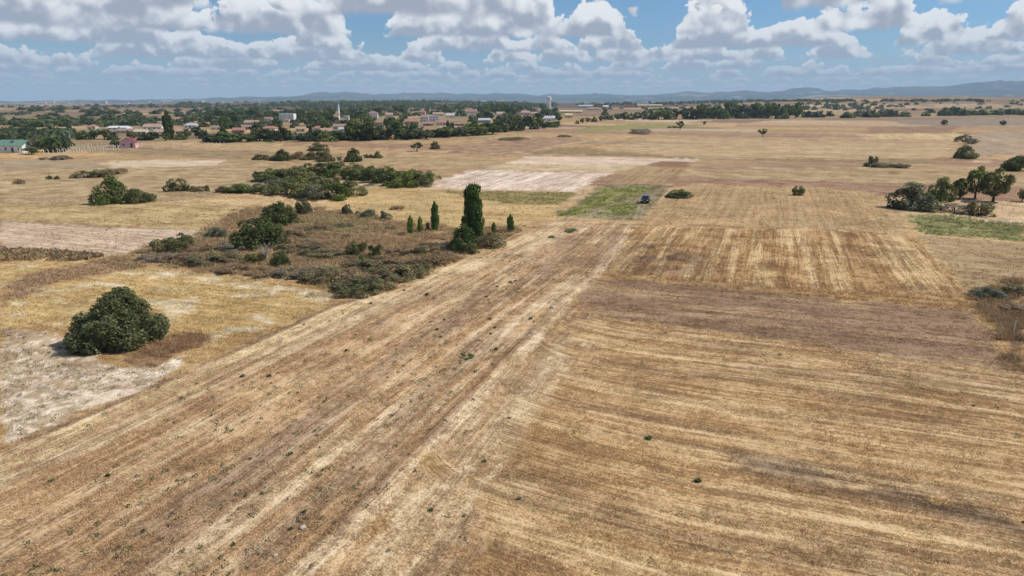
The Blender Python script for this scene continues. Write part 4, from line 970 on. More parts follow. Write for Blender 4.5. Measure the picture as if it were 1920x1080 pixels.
# mosque and minaret
x, y, z, t = G(629, 224); w = 12 / FPX * t; h = 9 / FPX * t
o = link('mosque', None, None, (x, y + w / 2, z)); tag(o, 'small white mosque with red roof beside the minaret', 'mosque')
a = w / 2; MB().box(-a, a, -a, a, 0, h * .6).build('wall', MW['white'], o)
rf = MB().poly([(-a - .4, -a - .4, h * .6 + .02), (a + .4, -a - .4, h * .6 + .02), (a + .4, a + .4, h * .6 + .02), (-a - .4, a + .4, h * .6 + .02), (0, 0, h)], [[3, 2, 1, 0], [0, 1, 4], [1, 2, 4], [2, 3, 4], [3, 0, 4]]).build('roof', MR['red'], o)
for i in range(3):
    wn = link('window', WIN_ME, o, (-a + w * (i + .5) / 3, -a - .02, h * .32), 0, (1, 1, 1.4)); link('pane', PANE_ME, wn); link('pane', PANE_ME, wn, (.48, 0, 0))
x, y, z, t = G(636, 223); h = 33 / FPX * t; k = h / 28.0
o = link('minaret', None, None, (x, y, z)); tag(o, 'slender white minaret with a pointed spire above the village trees', 'minaret')
MB().lathe([(1.55 * k, 0), (1.55 * k, 5 * k), (1.15 * k, 6.2 * k), (1.0 * k, 18 * k)], 12).build('shaft', MW['white'], o, True)
MB().lathe([(1.0 * k, 17.6 * k), (1.7 * k, 18.4 * k), (1.7 * k, 19.4 * k), (1.5 * k, 19.4 * k)], 14).build('balcony', MW['white'], o)
MB().lathe([(.78 * k, 18.5 * k), (.78 * k, 22.5 * k)], 12).build('upper_shaft', MW['white'], o)
MB().lathe([(.95 * k, 22.5 * k), (.5 * k, 25.5 * k), (.1 * k, 28 * k)], 12).build('spire', MMETAL, o)

# water tower
x, y, z, t = G(1029, 213); h = 31 / FPX * t; k = h / 30.0
o = link('water_tower', None, None, (x, y, z)); tag(o, 'tall white concrete water tower with a drum on tapering legs', 'water tower')
for i in range(6):
    a = 2 * math.pi * i / 6 + .2
    MB().tube((math.cos(a) * 4.9 * k, math.sin(a) * 4.9 * k, -.3), (math.cos(a) * 2.9 * k, math.sin(a) * 2.9 * k, 23 * k), .42 * k, .36 * k, 6).build('leg', MW['white'], o)
for zz_ in (4.5, 9, 13.5, 18):
    r = 4.9 - 2.0 * zz_ / 23
    MB().lathe([((r - .3) * k, zz_ * k), ((r + .3) * k, zz_ * k), ((r + .3) * k, (zz_ + .7) * k), ((r - .3) * k, (zz_ + .7) * k)], 16).build('ring_beam', MW['white'], o)
MB().lathe([(.4 * k, -.2), (.4 * k, 23 * k)], 10).build('riser_pipe', MW['white'], o)
tk = MB().lathe([(2.6 * k, 22.4 * k), (4.0 * k, 23.6 * k), (4.0 * k, 28.6 * k), (3.8 * k, 28.9 * k)], 18).build('tank', MW['white'], o)
MB().lathe([(4.2 * k, 28.9 * k), (4.1 * k, 29.2 * k), (.3 * k, 30.0 * k)], 18).build('cap', MW['white'], tk)

# utility poles
def pole(px, py, hpx, label):
    x, y, z, t = G(px, py); h = hpx / FPX * t
    o = link('utility_pole', None, None, (x, y, z)); tag(o, label, 'pole', 'utility poles')
    MB().tube((0, 0, -.2), (0, 0, h), .16, .10, 8).build('post', MCONC, o)
    c = MB().box(-.9, .9, -.06, .06, h - .7, h - .55).build('crossarm', MWOOD, o)
    for s in (-.8, 0, .8): MB().lathe([(.06, h - .55), (.08, h - .45), (.04, h - .36)], 8, s, 0).build('insulator', MW['white'], c)
pole(133, 272, 26, 'pale utility pole right of the dark trees by the green roofed house')
pole(86, 250, 20, 'utility pole behind the green roofed house')
pole(860, 236, 24, 'utility pole among the trees at the right of the village')
pole(1217, 209, 14, 'utility pole beyond the tree belt beside the yellow warehouse')

# white concrete fence posts
MPOST = plain_mat('white_concrete_post', (.72, .70, .66), .9, .1, 2.0)
MWIRE = plain_mat('fence_wire', (.30, .29, .28), .5, .1, 1.0, .4, .6)
POST_ME = MB().box(-.055, .055, -.055, .055, -.15, 1.9).poly([(-.055, -.055, 1.9), (.055, -.055, 1.9), (.055, .055, 1.9), (-.055, .055, 1.9), (-.40, -.04, 2.25), (-.33, -.04, 2.28), (-.33, .04, 2.28), (-.40, .04, 2.25)], [[0, 1, 5, 4], [1, 2, 6, 5], [2, 3, 7, 6], [3, 0, 4, 7], [4, 5, 6, 7]]).mesh('post', MPOST)
def fence(p0, p1, n, label, sc=1.0):
    a, b = G(*p0), G(*p1); o = link('post_fence', None, None, (a[0], a[1], a[2])); tag(o, label, 'fence')
    pts = []
    for i in range(n):
        f = (i + random.uniform(-.15, .15)) / (n - 1); xx, yy = a[0] + (b[0] - a[0]) * f, a[1] + (b[1] - a[1]) * f
        zz_ = float(terr(np.array([xx]), np.array([yy]))[0]); pts.append((xx - a[0], yy - a[1], zz_ - a[2]))
        q = link('post', POST_ME, o, pts[-1], random.uniform(-.2, .2), (sc * 1.5, sc * 1.5, sc * random.uniform(.85, 1.1))); q.rotation_euler = (random.uniform(-.08, .08), random.uniform(-.08, .08), random.uniform(-.3, .3))
    for hgt in (.7, 1.3, 1.8):
        m = MB()
        for p, q in zip(pts[:-1], pts[1:]): m.tube((p[0], p[1], p[2] + hgt * sc), (q[0], q[1], q[2] + hgt * sc), .012, .012, 4, False)
        m.build('wire', MWIRE, o)
fence((38, 288), (100, 290), 8, 'row of leaning white posts in front of the green roofed house')
fence((108, 288), (222, 281), 24, 'dense row of white posts between dark trees and pink house', .95)
fence((138, 278), (232, 274), 12, 'back row of white posts left of the pink house', .8)
fence((265, 277), (420, 272), 22, 'long thin row of white posts right of the pink house', .75)

# ------------------------------------------------------------------ trees of the village and the plain
def clear_of_houses(px, py, w, h):
    for hx, hy, hw, hhh in HB:
        if py > hy - 3 and abs(px - hx) < (w + hw) * .40 and py - h < hy - hhh * .62: return False
        if abs(px - hx) < hw * .5 and abs(py - hy) < 3: return False
    return True
R = random.Random(5)
G_V = [G_DARK, (.11, .14, .05), G_MID, G_OLIVE, (.14, .17, .055), (.085, .10, .05), G_GREY, (.078, .105, .045), (.105, .135, .042)]
def tree_rows(items, where, group, key='farround', name='tree', cat=T, cols=None):
    items = sorted(items)
    for i, (px, py, w, h) in enumerate(items):
        plant(name, key if i % 3 else ('fardome' if key == 'farround' else key), px, py, w, h, R.choice(cols or G_V), ordw(i + 1) + ' ' + cat + ' from the left ' + where, cat, group)
# front row along the foot of the village
it = []; px = 404
while px < 1052:
    by = np.interp(px, [400, 560, 700, 800, 900, 960, 1050], [266, 265, 263, 260, 254, 246, 239]) + R.uniform(-2, 1)
    hgt = R.uniform(23, 40) * (1 if px < 930 else .72); w = hgt * R.uniform(.85, 1.35)
    it.append((px, by, w, hgt * (1 if clear_of_houses(px, by, w, hgt) else .52)))
    px += R.uniform(9, 14)
tree_rows(it, 'in the front row of village trees', 'front row of village trees')
it = [(40, 268, 30, 14), (8, 272, 34, 24), (0, 262, 30, 18), (28, 262, 26, 14), (70, 285, 30, 28), (103, 285, 32, 37), (60, 289, 30, 14), (120, 284, 20, 20), (143, 259, 20, 12), (160, 261, 28, 18), (178, 260, 28, 19), (196, 261, 26, 19), (212, 262, 26, 18), (250, 262, 24, 15), (270, 263, 28, 17), (288, 263, 24, 16), (311, 264, 18, 14), (338, 262, 22, 14), (352, 261, 16, 20), (368, 259, 20, 22), (384, 260, 20, 18), (218, 276, 24, 14)]
tree_rows(it, 'in the dark row at the left end of the village', 'trees at the left end of the village')
plant('tree', 'round', 88, 285, 26, 26, G_LIGHT, 'yellowish green tree between the dark trees near the green roofed house', T)
plant('poplar_tree', 'poplar', 318, 262, 17, 51, G_DARK, 'single tall dark poplar at the left of the village', T)
plant('poplar_tree', 'poplar', 583, 258, 7, 22, G_MID, 'thin poplar in front of the three front houses', T)
for px, py, h in [(840, 252, 26), (935, 240, 22), (955, 238, 20), (520, 238, 16), (1012, 232, 17)]:
    plant('poplar_tree', 'poplar', px, py, 7, h, G_MID, {935: 'left of two narrow poplars at the right half of the village', 955: 'right of two narrow poplars at the right half of the village', 1012: 'narrow poplar just left of the water tower', 520: 'thin poplar left of the white hall', 840: 'thin poplar below the red roofed houses'}[px], T, 'thin village poplars')
it = []
for _ in range(4000):
    px = R.uniform(395, 1050); lo = np.interp(px, [395, 600, 800, 1000, 1050], [218, 214, 210, 207, 209]); hi_ = np.interp(px, [395, 700, 900, 1050], [256, 254, 246, 232])
    py = R.uniform(lo, hi_); h = R.uniform(13, 23) * np.interp(py, [205, 255], [.75, 1.2]); w = h * R.uniform(.9, 1.5)
    if clear_of_houses(px, py, w, h) and all(abs(px - a) > 6 or abs(py - b) > 3.5 for a, b, _, _ in it): it.append((px, py, w, h))
    if len(it) >= 130: break
mid = [q for q in it if q[1] > 228]; bk = [q for q in it if q[1] <= 228]
tree_rows(mid, 'between the middle village houses', 'trees between the middle village houses')
tree_rows(bk, 'at the back of the village', 'trees at the back of the village')
it = []
for _ in range(600):
    px = R.uniform(0, 480); py = R.uniform(205, 240); h = R.uniform(5, 11) * np.interp(py, [205, 240], [.8, 1.3])
    if fbm(np.array([px / 70.]), np.array([py / 9.]), 201, 3)[0] > .47 and clear_of_houses(px, py, h, h): it.append((px, py, h * R.uniform(1.4, 3.0), h))
    if len(it) > 78: break
tree_rows(it, 'on the plain behind the left end of the village', 'bushes on the plain behind the village', 'fardome', 'bush', B_)
# long dark belt right of the water tower
it = []; px = 1082
while px < 1500:
    by = np.interp(px, [1080, 1130, 1300, 1400, 1500], [232, 226, 223, 222, 222]); hgt = np.interp(px, [1080, 1140, 1200, 1300, 1400, 1500], [9, 11, 19, 23, 27, 28]) * R.uniform(.8, 1.15)
    it.append((px, by + R.uniform(-1, 1), hgt * R.uniform(.9, 1.4), hgt)); px += R.uniform(9, 14)
tree_rows(it, 'in the long dark belt right of the water tower', 'long tree belt on the plain')
it = [(1134, 216, 14, 14), (1440, 212, 20, 15), (1470, 210, 22, 16), (1495, 214, 24, 18), (1515, 220, 26, 14), (1535, 220, 24, 14), (1555, 218, 18, 11), (1568, 206, 12, 11), (1590, 221, 26, 12), (1612, 219, 28, 14), (1632, 220, 30, 17), (1652, 219, 28, 15), (1672, 219, 28, 15), (1694, 219, 26, 11), (1736, 218, 18, 10), (1745, 212, 14, 9), (1772, 217, 26, 17), (1790, 216, 26, 20), (1806, 217, 20, 14), (1822, 216, 22, 10), (1838, 216, 24, 12), (1868, 216, 28, 13), (1888, 215, 24, 13), (1906, 215, 22, 13), (1920, 216, 20, 11), (1604, 198, 10, 8), (1615, 199, 9, 6), (1638, 198, 12, 9), (1700, 197, 10, 6), (1775, 191, 10, 7), (1838, 192, 12, 8)]
tree_rows(it, 'in the broken tree lines on the far right plain', 'tree lines on the far right plain', 'fardome')
it = []
for _ in range(900):
    px = R.uniform(1090, 1920); py = R.uniform(186, 207) if px > 1480 else R.uniform(190, 200); h = R.uniform(2.5, 5)
    if fbm(np.array([px / 40.]), np.array([py / 4.]), 203, 3)[0] > .48: it.append((px, py, h * R.uniform(1.2, 3), h))
    if len(it) >= 120: break
tree_rows(it, 'scattered over the rising plain at the right', 'shrubs on the rising plain', 'farscrub', 'shrub', 'shrub', [(.09, .105, .05), (.12, .11, .065), (.075, .09, .045)])

# far-off woods that read as one mass
def woods(name, label, spots, seed):
    Rn = np.random.default_rng(seed); Ps = []; Ns = []
    for x, y, z, w, h in spots:
        n = 26; d = unit(Rn.normal(size=(n, 3))); d[:, 2] = np.abs(d[:, 2])
        Ps.append(np.array([x, y, z]) + d * np.array([w / 2, w / 2, h]) * Rn.uniform(.7, 1.05, (n, 1))); Ns.append(d)
    P = np.concatenate(Ps); N_ = np.concatenate(Ns)
    V, F, L = leaves(P, N_, 2.3, Rn, .8, .5)
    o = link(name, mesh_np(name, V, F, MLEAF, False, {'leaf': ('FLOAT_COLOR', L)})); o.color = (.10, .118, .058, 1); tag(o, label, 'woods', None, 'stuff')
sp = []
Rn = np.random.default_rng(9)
for (p0, y0, p1, y1, n, sy) in [(430, 199, 1010, 200, 230, 2.2), (1080, 198, 1400, 191, 150, 2.0), (1230, 195, 1500, 187, 120, 1.5), (1480, 188, 1600, 186, 70, 1.5), (1650, 183, 1920, 180, 150, 1.0), (0, 194, 180, 193, 50, 1.0), (600, 204, 720, 205, 40, 1.5), (900, 203, 1020, 203, 50, 2.0)]:  # first band also stands in for a cloud shadow
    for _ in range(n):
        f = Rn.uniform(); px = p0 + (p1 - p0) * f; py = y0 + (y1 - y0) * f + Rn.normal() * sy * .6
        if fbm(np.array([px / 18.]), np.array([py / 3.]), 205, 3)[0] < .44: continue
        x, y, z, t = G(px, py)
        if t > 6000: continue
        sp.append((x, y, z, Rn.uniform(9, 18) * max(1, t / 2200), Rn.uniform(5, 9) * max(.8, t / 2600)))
woods('far_woods', 'dark bands of far-off woods below the blue hills, partly standing in for cloud shadow', sp, 19)

sp = []
def scatter(n, x0, x1, y0, y1, thr, w, h, seed):
    for _ in range(n):
        px, py = Rn.uniform(x0, x1), Rn.uniform(y0, y1)
        if fbm(np.array([px / 60.]), np.array([py / 5.]), seed, 4)[0] < thr or not clear_of_houses(px, py, 6, 5): continue
        x, y, z, t = G(px, py)
        if t < 5500: sp.append((x, y, z - .3, Rn.uniform(*w), Rn.uniform(*h)))
scatter(900, -20, 560, 196, 238, .50, (6, 14), (2.5, 5), 231)
scatter(420, 380, 1060, 203, 222, .46, (8, 15), (3.5, 6.5), 233)
scatter(800, 330, 1040, 190, 203, .44, (14, 30), (4, 8), 235)  # dense dark scrub added in place of a cloud shadow band
scatter(600, 1090, 1920, 186, 208, .50, (7, 15), (2.5, 5), 237)
scatter(120, -20, 130, 250, 275, .45, (5, 9), (2.5, 4.5), 239)
woods('far_scrub', 'dark green scrub and hedges dotted over the plain around the village, some added in place of cloud shadow', sp, 29)

# ------------------------------------------------------------------ the parked car
def car_paint(n, c, r, coat=.15):
    m = plain_mat(n, c, r, .04, 2.0, .5); m.node_tree.nodes['Principled BSDF'].inputs['Coat Weight'].default_value = coat; return m
MCAR = car_paint('dark_car_paint', (.012, .012, .013), .45); MTYRE = plain_mat('tyre_rubber', (.02, .02, .02), .9, .1, 4.0)
MRIM = plain_mat('wheel_rim', (.45, .46, .48), .3, .05, 2.0, .5, .9); MGLASS = plain_mat('car_glass', (.03, .035, .045), .05, .05, 1.0, .8)
MLAMP = plain_mat('headlight_glass', (.80, .80, .78), .15, .03, 1.0, .6); MPLATE = plain_mat('number_plate', (.80, .66, .20), .5, .05, 1.0); MGRILL = plain_mat('black_plastic', (.015, .015, .016), .5, .1, 3.0)
x, y, z, t = G(1210, 380)
car = link('parked_car', None, None, (x, y, z), math.radians(-90 - 15), (.86, .86, .86)); tag(car, 'dark off-road car parked on the green plot, front towards the camera', 'car')
def prism(m, prof, y0, y1, in_top=0.0, ztop=1.0):
    """side profile (x,z) extruded across, upper points pulled in"""
    n = len(prof); vs = []
    for s, yy in ((-1, y0), (1, y1)):
        for (px_, pz_) in prof:
            k = max(0.0, pz_ - ztop); vs.append((px_, yy - s * -1 * 0 + (-s) * in_top * k, pz_))
    m.poly(vs, [list(range(n)), list(range(n, 2 * n))[::-1]] + [[i, n + i, n + (i + 1) % n, (i + 1) % n] for i in range(n)])
# x forward; body with bonnet, cabin
m = MB(); prism(m, [(2.15, .42), (2.22, .62), (2.18, .92), (1.95, 1.02), (1.05, 1.10), (-2.1, 1.12), (-2.2, .95), (-2.2, .45), (-1.75, .36), (1.75, .36)], -.92, .92)
bd = m.build('body', MCAR, car)
m = MB(); prism(m, [(1.0, 1.105), (.42, 1.74), (.2, 1.80), (-1.85, 1.80), (-2.12, 1.13)], -.86, .86, .22, 1.1); m.build('cabin', plain_mat('grey_roof_paint', (.16, .16, .165), .4, .05, 2.0, .5), car)
MB().poly([(1.015, -.72, 1.16), (1.015, .72, 1.16), (.46, .62, 1.70), (.46, -.62, 1.70), (1.0, -.72, 1.14), (1.0, .72, 1.14), (.44, .62, 1.69), (.44, -.62, 1.69)], [[0, 1, 2, 3], [7, 6, 5, 4], [0, 4, 5, 1], [2, 6, 7, 3], [1, 5, 6, 2], [3, 7, 4, 0]]).build('windscreen', MGLASS, car)
for s in (-1, 1):
    for x0, x1, tx0, tx1 in ((.85, -.35, .42, -.35), (-.45, -1.85, -.45, -1.75)):
        MB().poly([(x0, s * .865, 1.16), (x1, s * .865, 1.16), (tx1, s * .765, 1.66), (tx0, s * .765, 1.66), (x0, s * .84, 1.16), (x1, s * .84, 1.16), (tx1, s * .74, 1.66), (tx0, s * .74, 1.66)], [[0, 1, 2, 3] if s < 0 else [3, 2, 1, 0], [4, 5, 6, 7], [0, 4, 5, 1], [1, 5, 6, 2], [2, 6, 7, 3], [3, 7, 4, 0]]).build('side_window', MGLASS, car)
    MB().box(2.10, 2.235, s * .62 - .2, s * .62 + .2, .72, .90).build('headlight', MLAMP, car)
    MB().box(.75, .95, s * 1.0 - .09, s * 1.0 + .09, 1.08, 1.26).build('wing_mirror', MLAMP, car)
    for wx in (1.35, -1.35):
        wz = .37; wh = link('wheel', None, car, (wx, s * .84, wz)); wh.rotation_euler = (math.pi / 2, 0, 0)
        MB().lathe([(.22, -.11), (.36, -.12), (.385, -.07), (.385, .07), (.36, .12), (.22, .11)], 18).build('tyre', MTYRE, wh)
        MB().lathe([(.23, -.122), (.06, -.13), (.06, .13), (.23, .122)], 10).build('rim', MRIM, wh)
    MB().box(-1.7, .2, s * .62 - .025, s * .62 + .025, 1.83, 1.88).build('roof_rail', MRIM, car)
MB().box(2.12, 2.245, -.38, .38, .68, .92).build('grille', MGRILL, car)
MB().box(2.05, 2.30, -.90, .90, .40, .60).build('bumper', MGRILL, car)
MB().box(2.25, 2.32, -.26, .26, .47, .58).build('number_plate', MPLATE, car)

# ------------------------------------------------------------------ stakes, stones, weeds
x, y, z, t = G(1899, 628)
o = MB().tube((0, 0, -.1), (.05, 0, 1.35), .045, .04, 8).build('boundary_stake', MPOST); o.location = (x, y, z); tag(o, 'thin white boundary stake in the weedy corner at the right edge', 'stake')
MSTONE = plain_mat('pale_limestone', (.50, .42, .33), .9, .15, 3.0)
def stone(px, py, s, label, seed):
    x, y, z, t = G(px, py); Rn = np.random.default_rng(seed); m = MB()
    import bmesh
    bm = bmesh.new(); bmesh.ops.create_icosphere(bm, subdivisions=2, radius=s * .7)
    for v in bm.verts:
        n = float(fbm(np.array([v.co.x / s * 1.3 + seed]), np.array([v.co.y / s * 1.3 + v.co.z / s]), seed, 2)[0]); v.co *= .65 + .7 * n; v.co.z *= .6
    me = bpy.data.meshes.new('stone'); bm.to_mesh(me); bm.free(); me.materials.append(MSTONE)
    o = link('stone', me, None, (x, y, z + .03)); tag(o, label, 'stone', 'stones on the earth bank')
ST = [(1000, 624, .34, 'larger pale stone on the earth bank in the middle'), (992, 630, .22, 'small pale stone left of the larger one on the bank'), (1036, 577, .40, 'brown pale boulder at the top of the earth bank'), (516, 1042, .16, 'small white stone near the bottom edge of the picture'), (568, 990, .22, 'flat pale stone near the lower left bank'), (830, 545, .12, 'tiny stone on the upper strip')]
for i, (a_, b_, s_, l_) in enumerate(ST): stone(a_, b_, s_, l_, 40 + i)

# green weeds: a low rosette of leaves
def weed_mesh(seed, n, up):
    Rn = np.random.default_rng(seed); a = Rn.uniform(0, 6.28, n); e = Rn.uniform(.15, up, n)
    d = np.stack([np.cos(a) * np.cos(e), np.sin(a) * np.cos(e), np.sin(e)], 1); ln = Rn.uniform(.25, .55, n)[:, None]
    side = np.stack([-np.sin(a), np.cos(a), a * 0], 1) * Rn.uniform(.05, .11, n)[:, None]; b0 = d * .05
    V = np.stack([b0, b0 + d * ln * .55 - side, b0 + d * ln, b0 + d * ln * .55 + side], 1).reshape(-1, 3)
    k = Rn.uniform(.7, 1.3, n); L = np.repeat(np.stack([k, k, k, np.ones(n)], 1), 4, 0)
    return mesh_np('weed', V, np.arange(n * 4).reshape(-1, 4), MLEAF, False, {'leaf': ('FLOAT_COLOR', L)})
WM = [weed_mesh(300 + i, 70, 1.2) for i in range(4)]
WEEDS = [(1216, 823, 1.1, 'dark green weed alone on the stubble field right of centre'), (1309, 903, 1.0, 'thin green weed lower right on the stubble field'), (728, 911, .8, 'small green weed on the pale rut near the bottom'), (808, 957, .7, 'small green weed at the lower centre of the stubble field'), (908, 866, .7, 'tiny green weed left of centre on the stubble field'),
 (973, 936, .7, 'small dark weed at the lower middle of the picture'), (1920, 980, .5, 'weed at the right picture edge'), (505, 706, 1.0, 'bright green weed on the left of the strip'), (455, 706, .9, 'green weed left of the bright green one on the strip'), (545, 852, .9, 'grey green weed at the lower left of the strip'),
 (203, 892, .8, 'bright green weed low on the left slope'), (98, 902, .8, 'green weed at the lower left of the picture'), (650, 658, .9, 'dark green weed on the middle of the strip'), (833, 600, .8, 'dark weed pair at the upper strip, right one'), (820, 618, 1.0, 'grey green weed below the dark pair on the upper strip'), (826, 632, .8, 'low weed below the grey green one on the strip'),
 (801, 553, 1.3, 'bright round weed at the left of the upper strip'), (696, 569, 1.1, 'green weed on the left rut of the strip'), (758, 545, 1.0, 'grey weed on the upper left rut'), (957, 530, 1.2, 'round weed clump near the top of the strip'), (967, 527, .9, 'small weed right of the round clump'), (932, 538, 1.0, 'low weed left of the round clump'), (912, 557, 1.0, 'grey weed below the low one on the upper strip'),
 (995, 598, 1.1, 'bright green weed beside the earth bank'), (918, 598, .9, 'dark weed in the middle of the upper strip'), (928, 615, .9, 'weed left of the right rut'), (920, 626, .8, 'small weed below the right rut'), (875, 665, .0, ''), (930, 655, .9, 'weed just left of the earth bank'), (570, 960, .7, 'small green weed on the lower strip'), (437, 1022, .7, 'green weed near the bottom edge at left'), (545, 992, .6, 'small dark weed near the bottom edge of the strip'), (1075, 660, .0, '')]
for i, (px, py, s, l) in enumerate(WEEDS):
    if not l: continue
    x, y, z, t = G(px, py)
    o = link('weed', WM[i % 4], None, (x, y, z), i * 1.7, (s * .5, s * .55, s * .45)); c = [(.18, .22, .08), (.13, .18, .07), (.21, .23, .14)][i % 3]; o.color = c + (1,); tag(o, l, 'weed', 'green weeds on the stubble')
# green crop clump at the head of the strip
for px, py, w, h, l in [(1071, 434, 26, 7, 'bright green weed clump where the strip meets the green plot'), (1034, 446, 14, 6, 'small green clump left of the bright one'), (875, 668, 34, 5, 'yellowish green grass patch beside the right rut')]:
    plant('weed_clump', 'scrub', px, py, w, h, (.13, .17, .045), l, 'weed', 'green weeds on the stubble')

# dry stalks left standing in the green meadow
for i, (px, py, h) in enumerate([(1722, 424, 9), (1744, 430, 8), (1796, 424, 9), (1802, 427, 12), (1826, 424, 7), (1840, 420, 8), (1884, 426, 7), (1892, 434, 8)]):
    x, y, z, t = G(px, py); hm_ = h / FPX * t; rr_ = random.Random(i)
    o = link('dry_stalk', None, None, (x, y, z)); tag(o, ordw(i + 1) + ' dry standing stalk from the left in the green meadow', 'stalk', 'dry stalks in the green meadow')
    MB().tube((0, 0, -.05), (rr_.uniform(-.1, .1), 0, hm_), .05, .03, 5).build('stem', MWOOD, o)
    b = MB()
    for k in range(4):
        a = rr_.uniform(0, 6.28); z0 = hm_ * rr_.uniform(.4, .95); b.poly([(0, 0, z0), (math.cos(a) * .25, math.sin(a) * .25, z0 + .05), (math.cos(a) * .4, math.sin(a) * .4, z0 - .15)], [[0, 1, 2]])
    b.build('leaves', MWOOD, o)

# ------------------------------------------------------------------ dry grass and stubble, blade by blade
def blade_material(name):
    m = bpy.data.materials.new(name); m.use_nodes = True
    t = NT(m.node_tree); b = t.n['Principled BSDF']; t.put(b.inputs['Base Color'], t.attr('leaf')); b.inputs['Roughness'].default_value = .7; b.inputs['Specular IOR Level'].default_value = .2
    out = t.n['Material Output']; tr = t.n.new('ShaderNodeBsdfTranslucent'); t.put(tr.inputs[0], t.attr('leaf')); mx_ = t.n.new('ShaderNodeMixShader'); mx_.inputs[0].default_value = .25
    t.l.new(b.outputs[0], mx_.inputs[1]); t.l.new(tr.outputs[0], mx_.inputs[2]); t.l.new(mx_.outputs[0], out.inputs[0])
    return m
MBLADE = blade_material('dry_straw')
FI = {f[0]: i for i, f in enumerate(FIELDS)}
# height, density share, brightness
GR = {'stubble_field': (.12, 1.0, 1.35), 'strip_field': (.15, 1.0, 1.35), 'tall_grass_edge': (.30, 1.2, 1.3), 'dark_field': (.10, .45, 1.25), 'striped_field': (.16, .8, 1.35), 'golden_field': (.16, .8, 1.3), 'yellow_meadow': (.20, 1.0, 1.3), 'sandy_patch': (.22, .35, .62),
      'brown_wedge': (.31, 1.5, 1.3), 'scrubland': (.45, 1.8, 1.3), 'weedy_band': (.31, 1.3, 1.3), 'headland': (.13, 1.0, 1.35), 'corn_stubble': (.28, .6, 1.0), 'crop_rows': (.31, .9, 1.3), 'crop_corner': (.31, .9, 1.3), 'crop_plot': (.2, .7, 1.1), 'green_meadow': (.33, .9, 1.3), 'beige_field': (.2, .7, 1.35), 'weedy_corner': (.5, 2.0, 1.3), 'olive_strip': (.32, .8, 1.3), 'straw_field': (.25, .8, 1.1), 'stubble_rows': (.25, .8, 1.1)}
def grass():
    Rn = np.random.default_rng(77); n = 1000000
    # evenly over the near land, thinning with distance
    q = Rn.uniform(0, 1, n); r = 22 * (175 / 22.) ** q; th = Rn.uniform(-.86, .86, n)
    keep = Rn.uniform(0, 1, n) < np.clip(r / 40., 0, 1)
    r, th = r[keep], th[keep]
    x = r * np.sin(th); y = r * np.cos(th)
    col, idx, amp, fib, pat, u, v = surface(x, y)
    hgt = np.full(len(x), .22); den = np.full(len(x), .6); br = np.full(len(x), 1.1)
    for nme, (h_, d_, b_) in GR.items():
        m_ = idx == FI[nme]; hgt[m_] = h_; den[m_] = d_; br[m_] = b_
    # stubble stands in drilled rows and clumps, little of it on the bare tracks
    bare = surface.bare
    U, Vv = rows_uv('c', x, y)
    for rd, names in (('a', ('strip_field', 'headland', 'striped_field', 'golden_field', 'crop_plot', 'crop_rows')), ('r5', ('stubble_field',))):
        for nme in names:
            m_ = idx == FI[nme]
            if m_.any(): U[m_], Vv[m_] = rows_uv(rd, x[m_], y[m_])
    cl = .3 * fbm(x / 1.4, y / 1.4, 211, 3) + .7 * fbm(U / 4.5, Vv / .5, 212, 3)
    tall = hgt > .3
    den = den * sstep(cl, .36, .60) * 1.1 * (1 - .85 * bare) * np.where(tall, 1, 1 - .8 * sstep(r, 55, 120))
    keep = Rn.uniform(0, 2.2, len(x)) < den
    x, y, r, col, hgt, br, cl = [a_[keep] for a_ in (x, y, r, col, hgt, br, cl)]
    N_ = len(x); nb = 4
    z = terr(x, y); sc = np.clip(r / 55., .8, 2.4) ** .55
    X = np.repeat(x, nb) + Rn.normal(0, .07, N_ * nb) * np.repeat(sc, nb); Y = np.repeat(y, nb) + Rn.normal(0, .07, N_ * nb) * np.repeat(sc, nb); Z = np.repeat(z, nb) - .02
    Hh = np.repeat(hgt * (.6 + .8 * cl), nb) * Rn.uniform(.5, 1.3, N_ * nb); a = Rn.uniform(0, 6.28, N_ * nb); ln = Rn.uniform(.2, 1.9, N_ * nb) * Hh
    wdt = np.repeat(.014 * sc * np.clip(r / 50, 1, 2.2), nb) * Rn.uniform(.7, 1.4, N_ * nb); pa = Rn.uniform(0, 6.28, N_ * nb)
    P0 = np.stack([X - np.cos(pa) * wdt, Y - np.sin(pa) * wdt, Z], 1); P1 = np.stack([X + np.cos(pa) * wdt, Y + np.sin(pa) * wdt, Z], 1); P2 = np.stack([X + np.cos(a) * ln, Y + np.sin(a) * ln, Z + Hh], 1)
    V = np.stack([P0, P1, P2], 1).reshape(-1, 3)
    c = np.repeat(np.clip(col * br[:, None], 0, .8), nb, 0) * Rn.uniform(.5, 1.6, (N_ * nb, 1)); c = np.concatenate([np.clip(c, 0, .85), np.ones((len(c), 1))], 1)
    me = mesh_np('dry_grass', V, np.arange(len(V)).reshape(-1, 3), MBLADE, False, {'leaf': ('FLOAT_COLOR', np.repeat(c, 3, 0))})
    tag(link('dry_grass', me), 'dry straw and grass standing over the near fields', 'grass', None, 'stuff')
    print('blades', len(V) // 3)
grass()

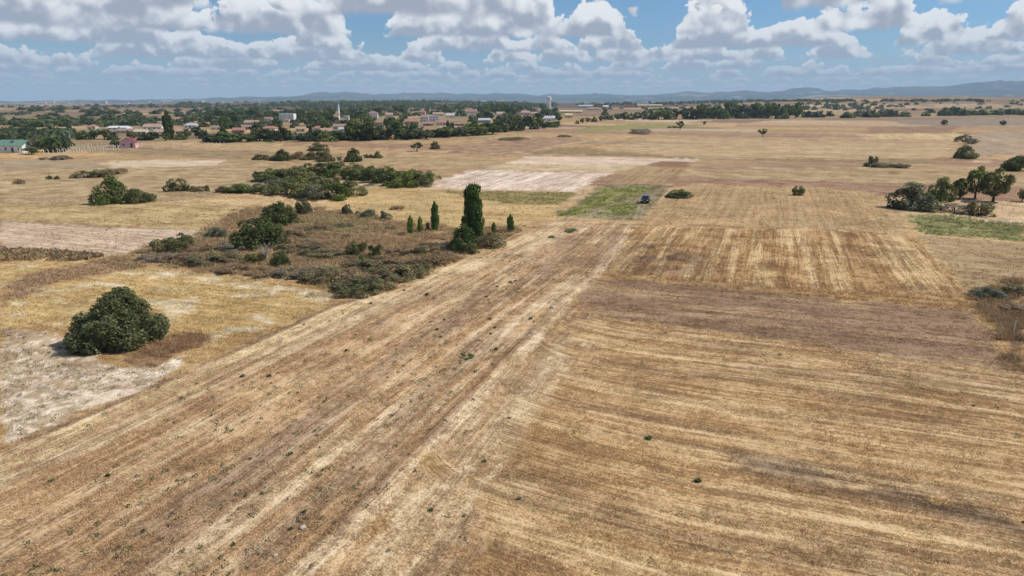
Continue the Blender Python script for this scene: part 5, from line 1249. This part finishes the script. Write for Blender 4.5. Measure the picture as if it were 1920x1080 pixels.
def small_weeds():
    Rn = np.random.default_rng(31); n = 5200
    r = 26 * (150 / 26.) ** Rn.uniform(0, 1, n); th = Rn.uniform(-.8, .8, n); x = r * np.sin(th); y = r * np.cos(th)
    col, idx, *_ = surface(x, y)
    pr = np.where(idx == FI['strip_field'], .32, np.where(idx == FI['stubble_field'], .035, np.where(idx == FI['sandy_patch'], .25, np.where(idx == FI['yellow_meadow'], .08, .05))))
    pr = pr * sstep(fbm(x / 9, y / 9, 221, 3), .40, .62) * 1.6
    k = Rn.uniform(0, 1, n) < pr; x, y = x[k], y[k]; z = terr(x, y); N_ = len(x); nb = 16
    s_ = np.repeat(Rn.uniform(.10, .30, N_), nb); a = Rn.uniform(0, 6.28, N_ * nb); e = Rn.uniform(.1, 1.3, N_ * nb)
    P = np.stack([np.repeat(x, nb), np.repeat(y, nb), np.repeat(z, nb) + .03], 1) + np.stack([np.cos(a) * np.cos(e), np.sin(a) * np.cos(e), np.sin(e) * .7], 1) * s_[:, None]
    V, F, L = leaves(P, np.stack([np.cos(a), np.sin(a), e], 1), .05, Rn, .7, .6)
    base = np.array([(.13, .16, .07), (.10, .14, .05), (.17, .18, .11), (.16, .13, .07)])[Rn.integers(0, 4, N_)]
    L[:, :3] *= np.repeat(base, nb * 4, 0)
    tag(link('small_weeds', mesh_np('small_weeds', V, F, MBLADE, False, {'leaf': ('FLOAT_COLOR', L)})), 'tiny green weeds dotted over the near fields', 'weeds', None, 'stuff')
small_weeds()

# standing dry maize along the left stubble field
def maize():
    Rn = np.random.default_rng(5); P = GX([(-20, 466), (60, 470), (130, 474), (195, 480)]); P2 = GX([(-20, 490), (60, 490), (130, 490), (170, 486)])
    Vs = []; Fs = []; Cs = []; b = 0
    for _ in range(460):
        f = Rn.uniform(0, 2.999); i = int(f); g = f - i; s = Rn.uniform()
        p = (P[i] * (1 - g) + P[i + 1] * g) * s + (P2[i] * (1 - g) + P2[i + 1] * g) * (1 - s)
        z = float(terr(p[:1], p[1:])[0]); h = Rn.uniform(.3, .65); c = np.array([.42, .31, .17]) * Rn.uniform(.6, 1.25)
        lx, ly = Rn.normal(0, .12, 2)
        Vs += [(p[0] - .03, p[1], z), (p[0] + .03, p[1], z), (p[0] + lx, p[1] + ly, z + h)]; Fs.append([b, b + 1, b + 2]); b += 3
        for k in range(4):
            a = Rn.uniform(0, 6.28); z0 = z + h * Rn.uniform(.3, .9); L_ = Rn.uniform(.3, .6)
            Vs += [(p[0], p[1], z0), (p[0] + math.cos(a) * L_ * .5, p[1] + math.sin(a) * L_ * .5, z0 + .15), (p[0] + math.cos(a) * L_, p[1] + math.sin(a) * L_, z0 - .25)]; Fs.append([b, b + 1, b + 2]); b += 3
        Cs += [list(c) + [1]] * 15
    me = mesh_np('dry_maize', np.array(Vs), np.array(Fs), MBLADE, False, {'leaf': ('FLOAT_COLOR', np.array(Cs))})
    tag(link('dry_maize', me), 'strip of dry brown maize standing at the left edge', 'maize', None, 'stuff')
maize()
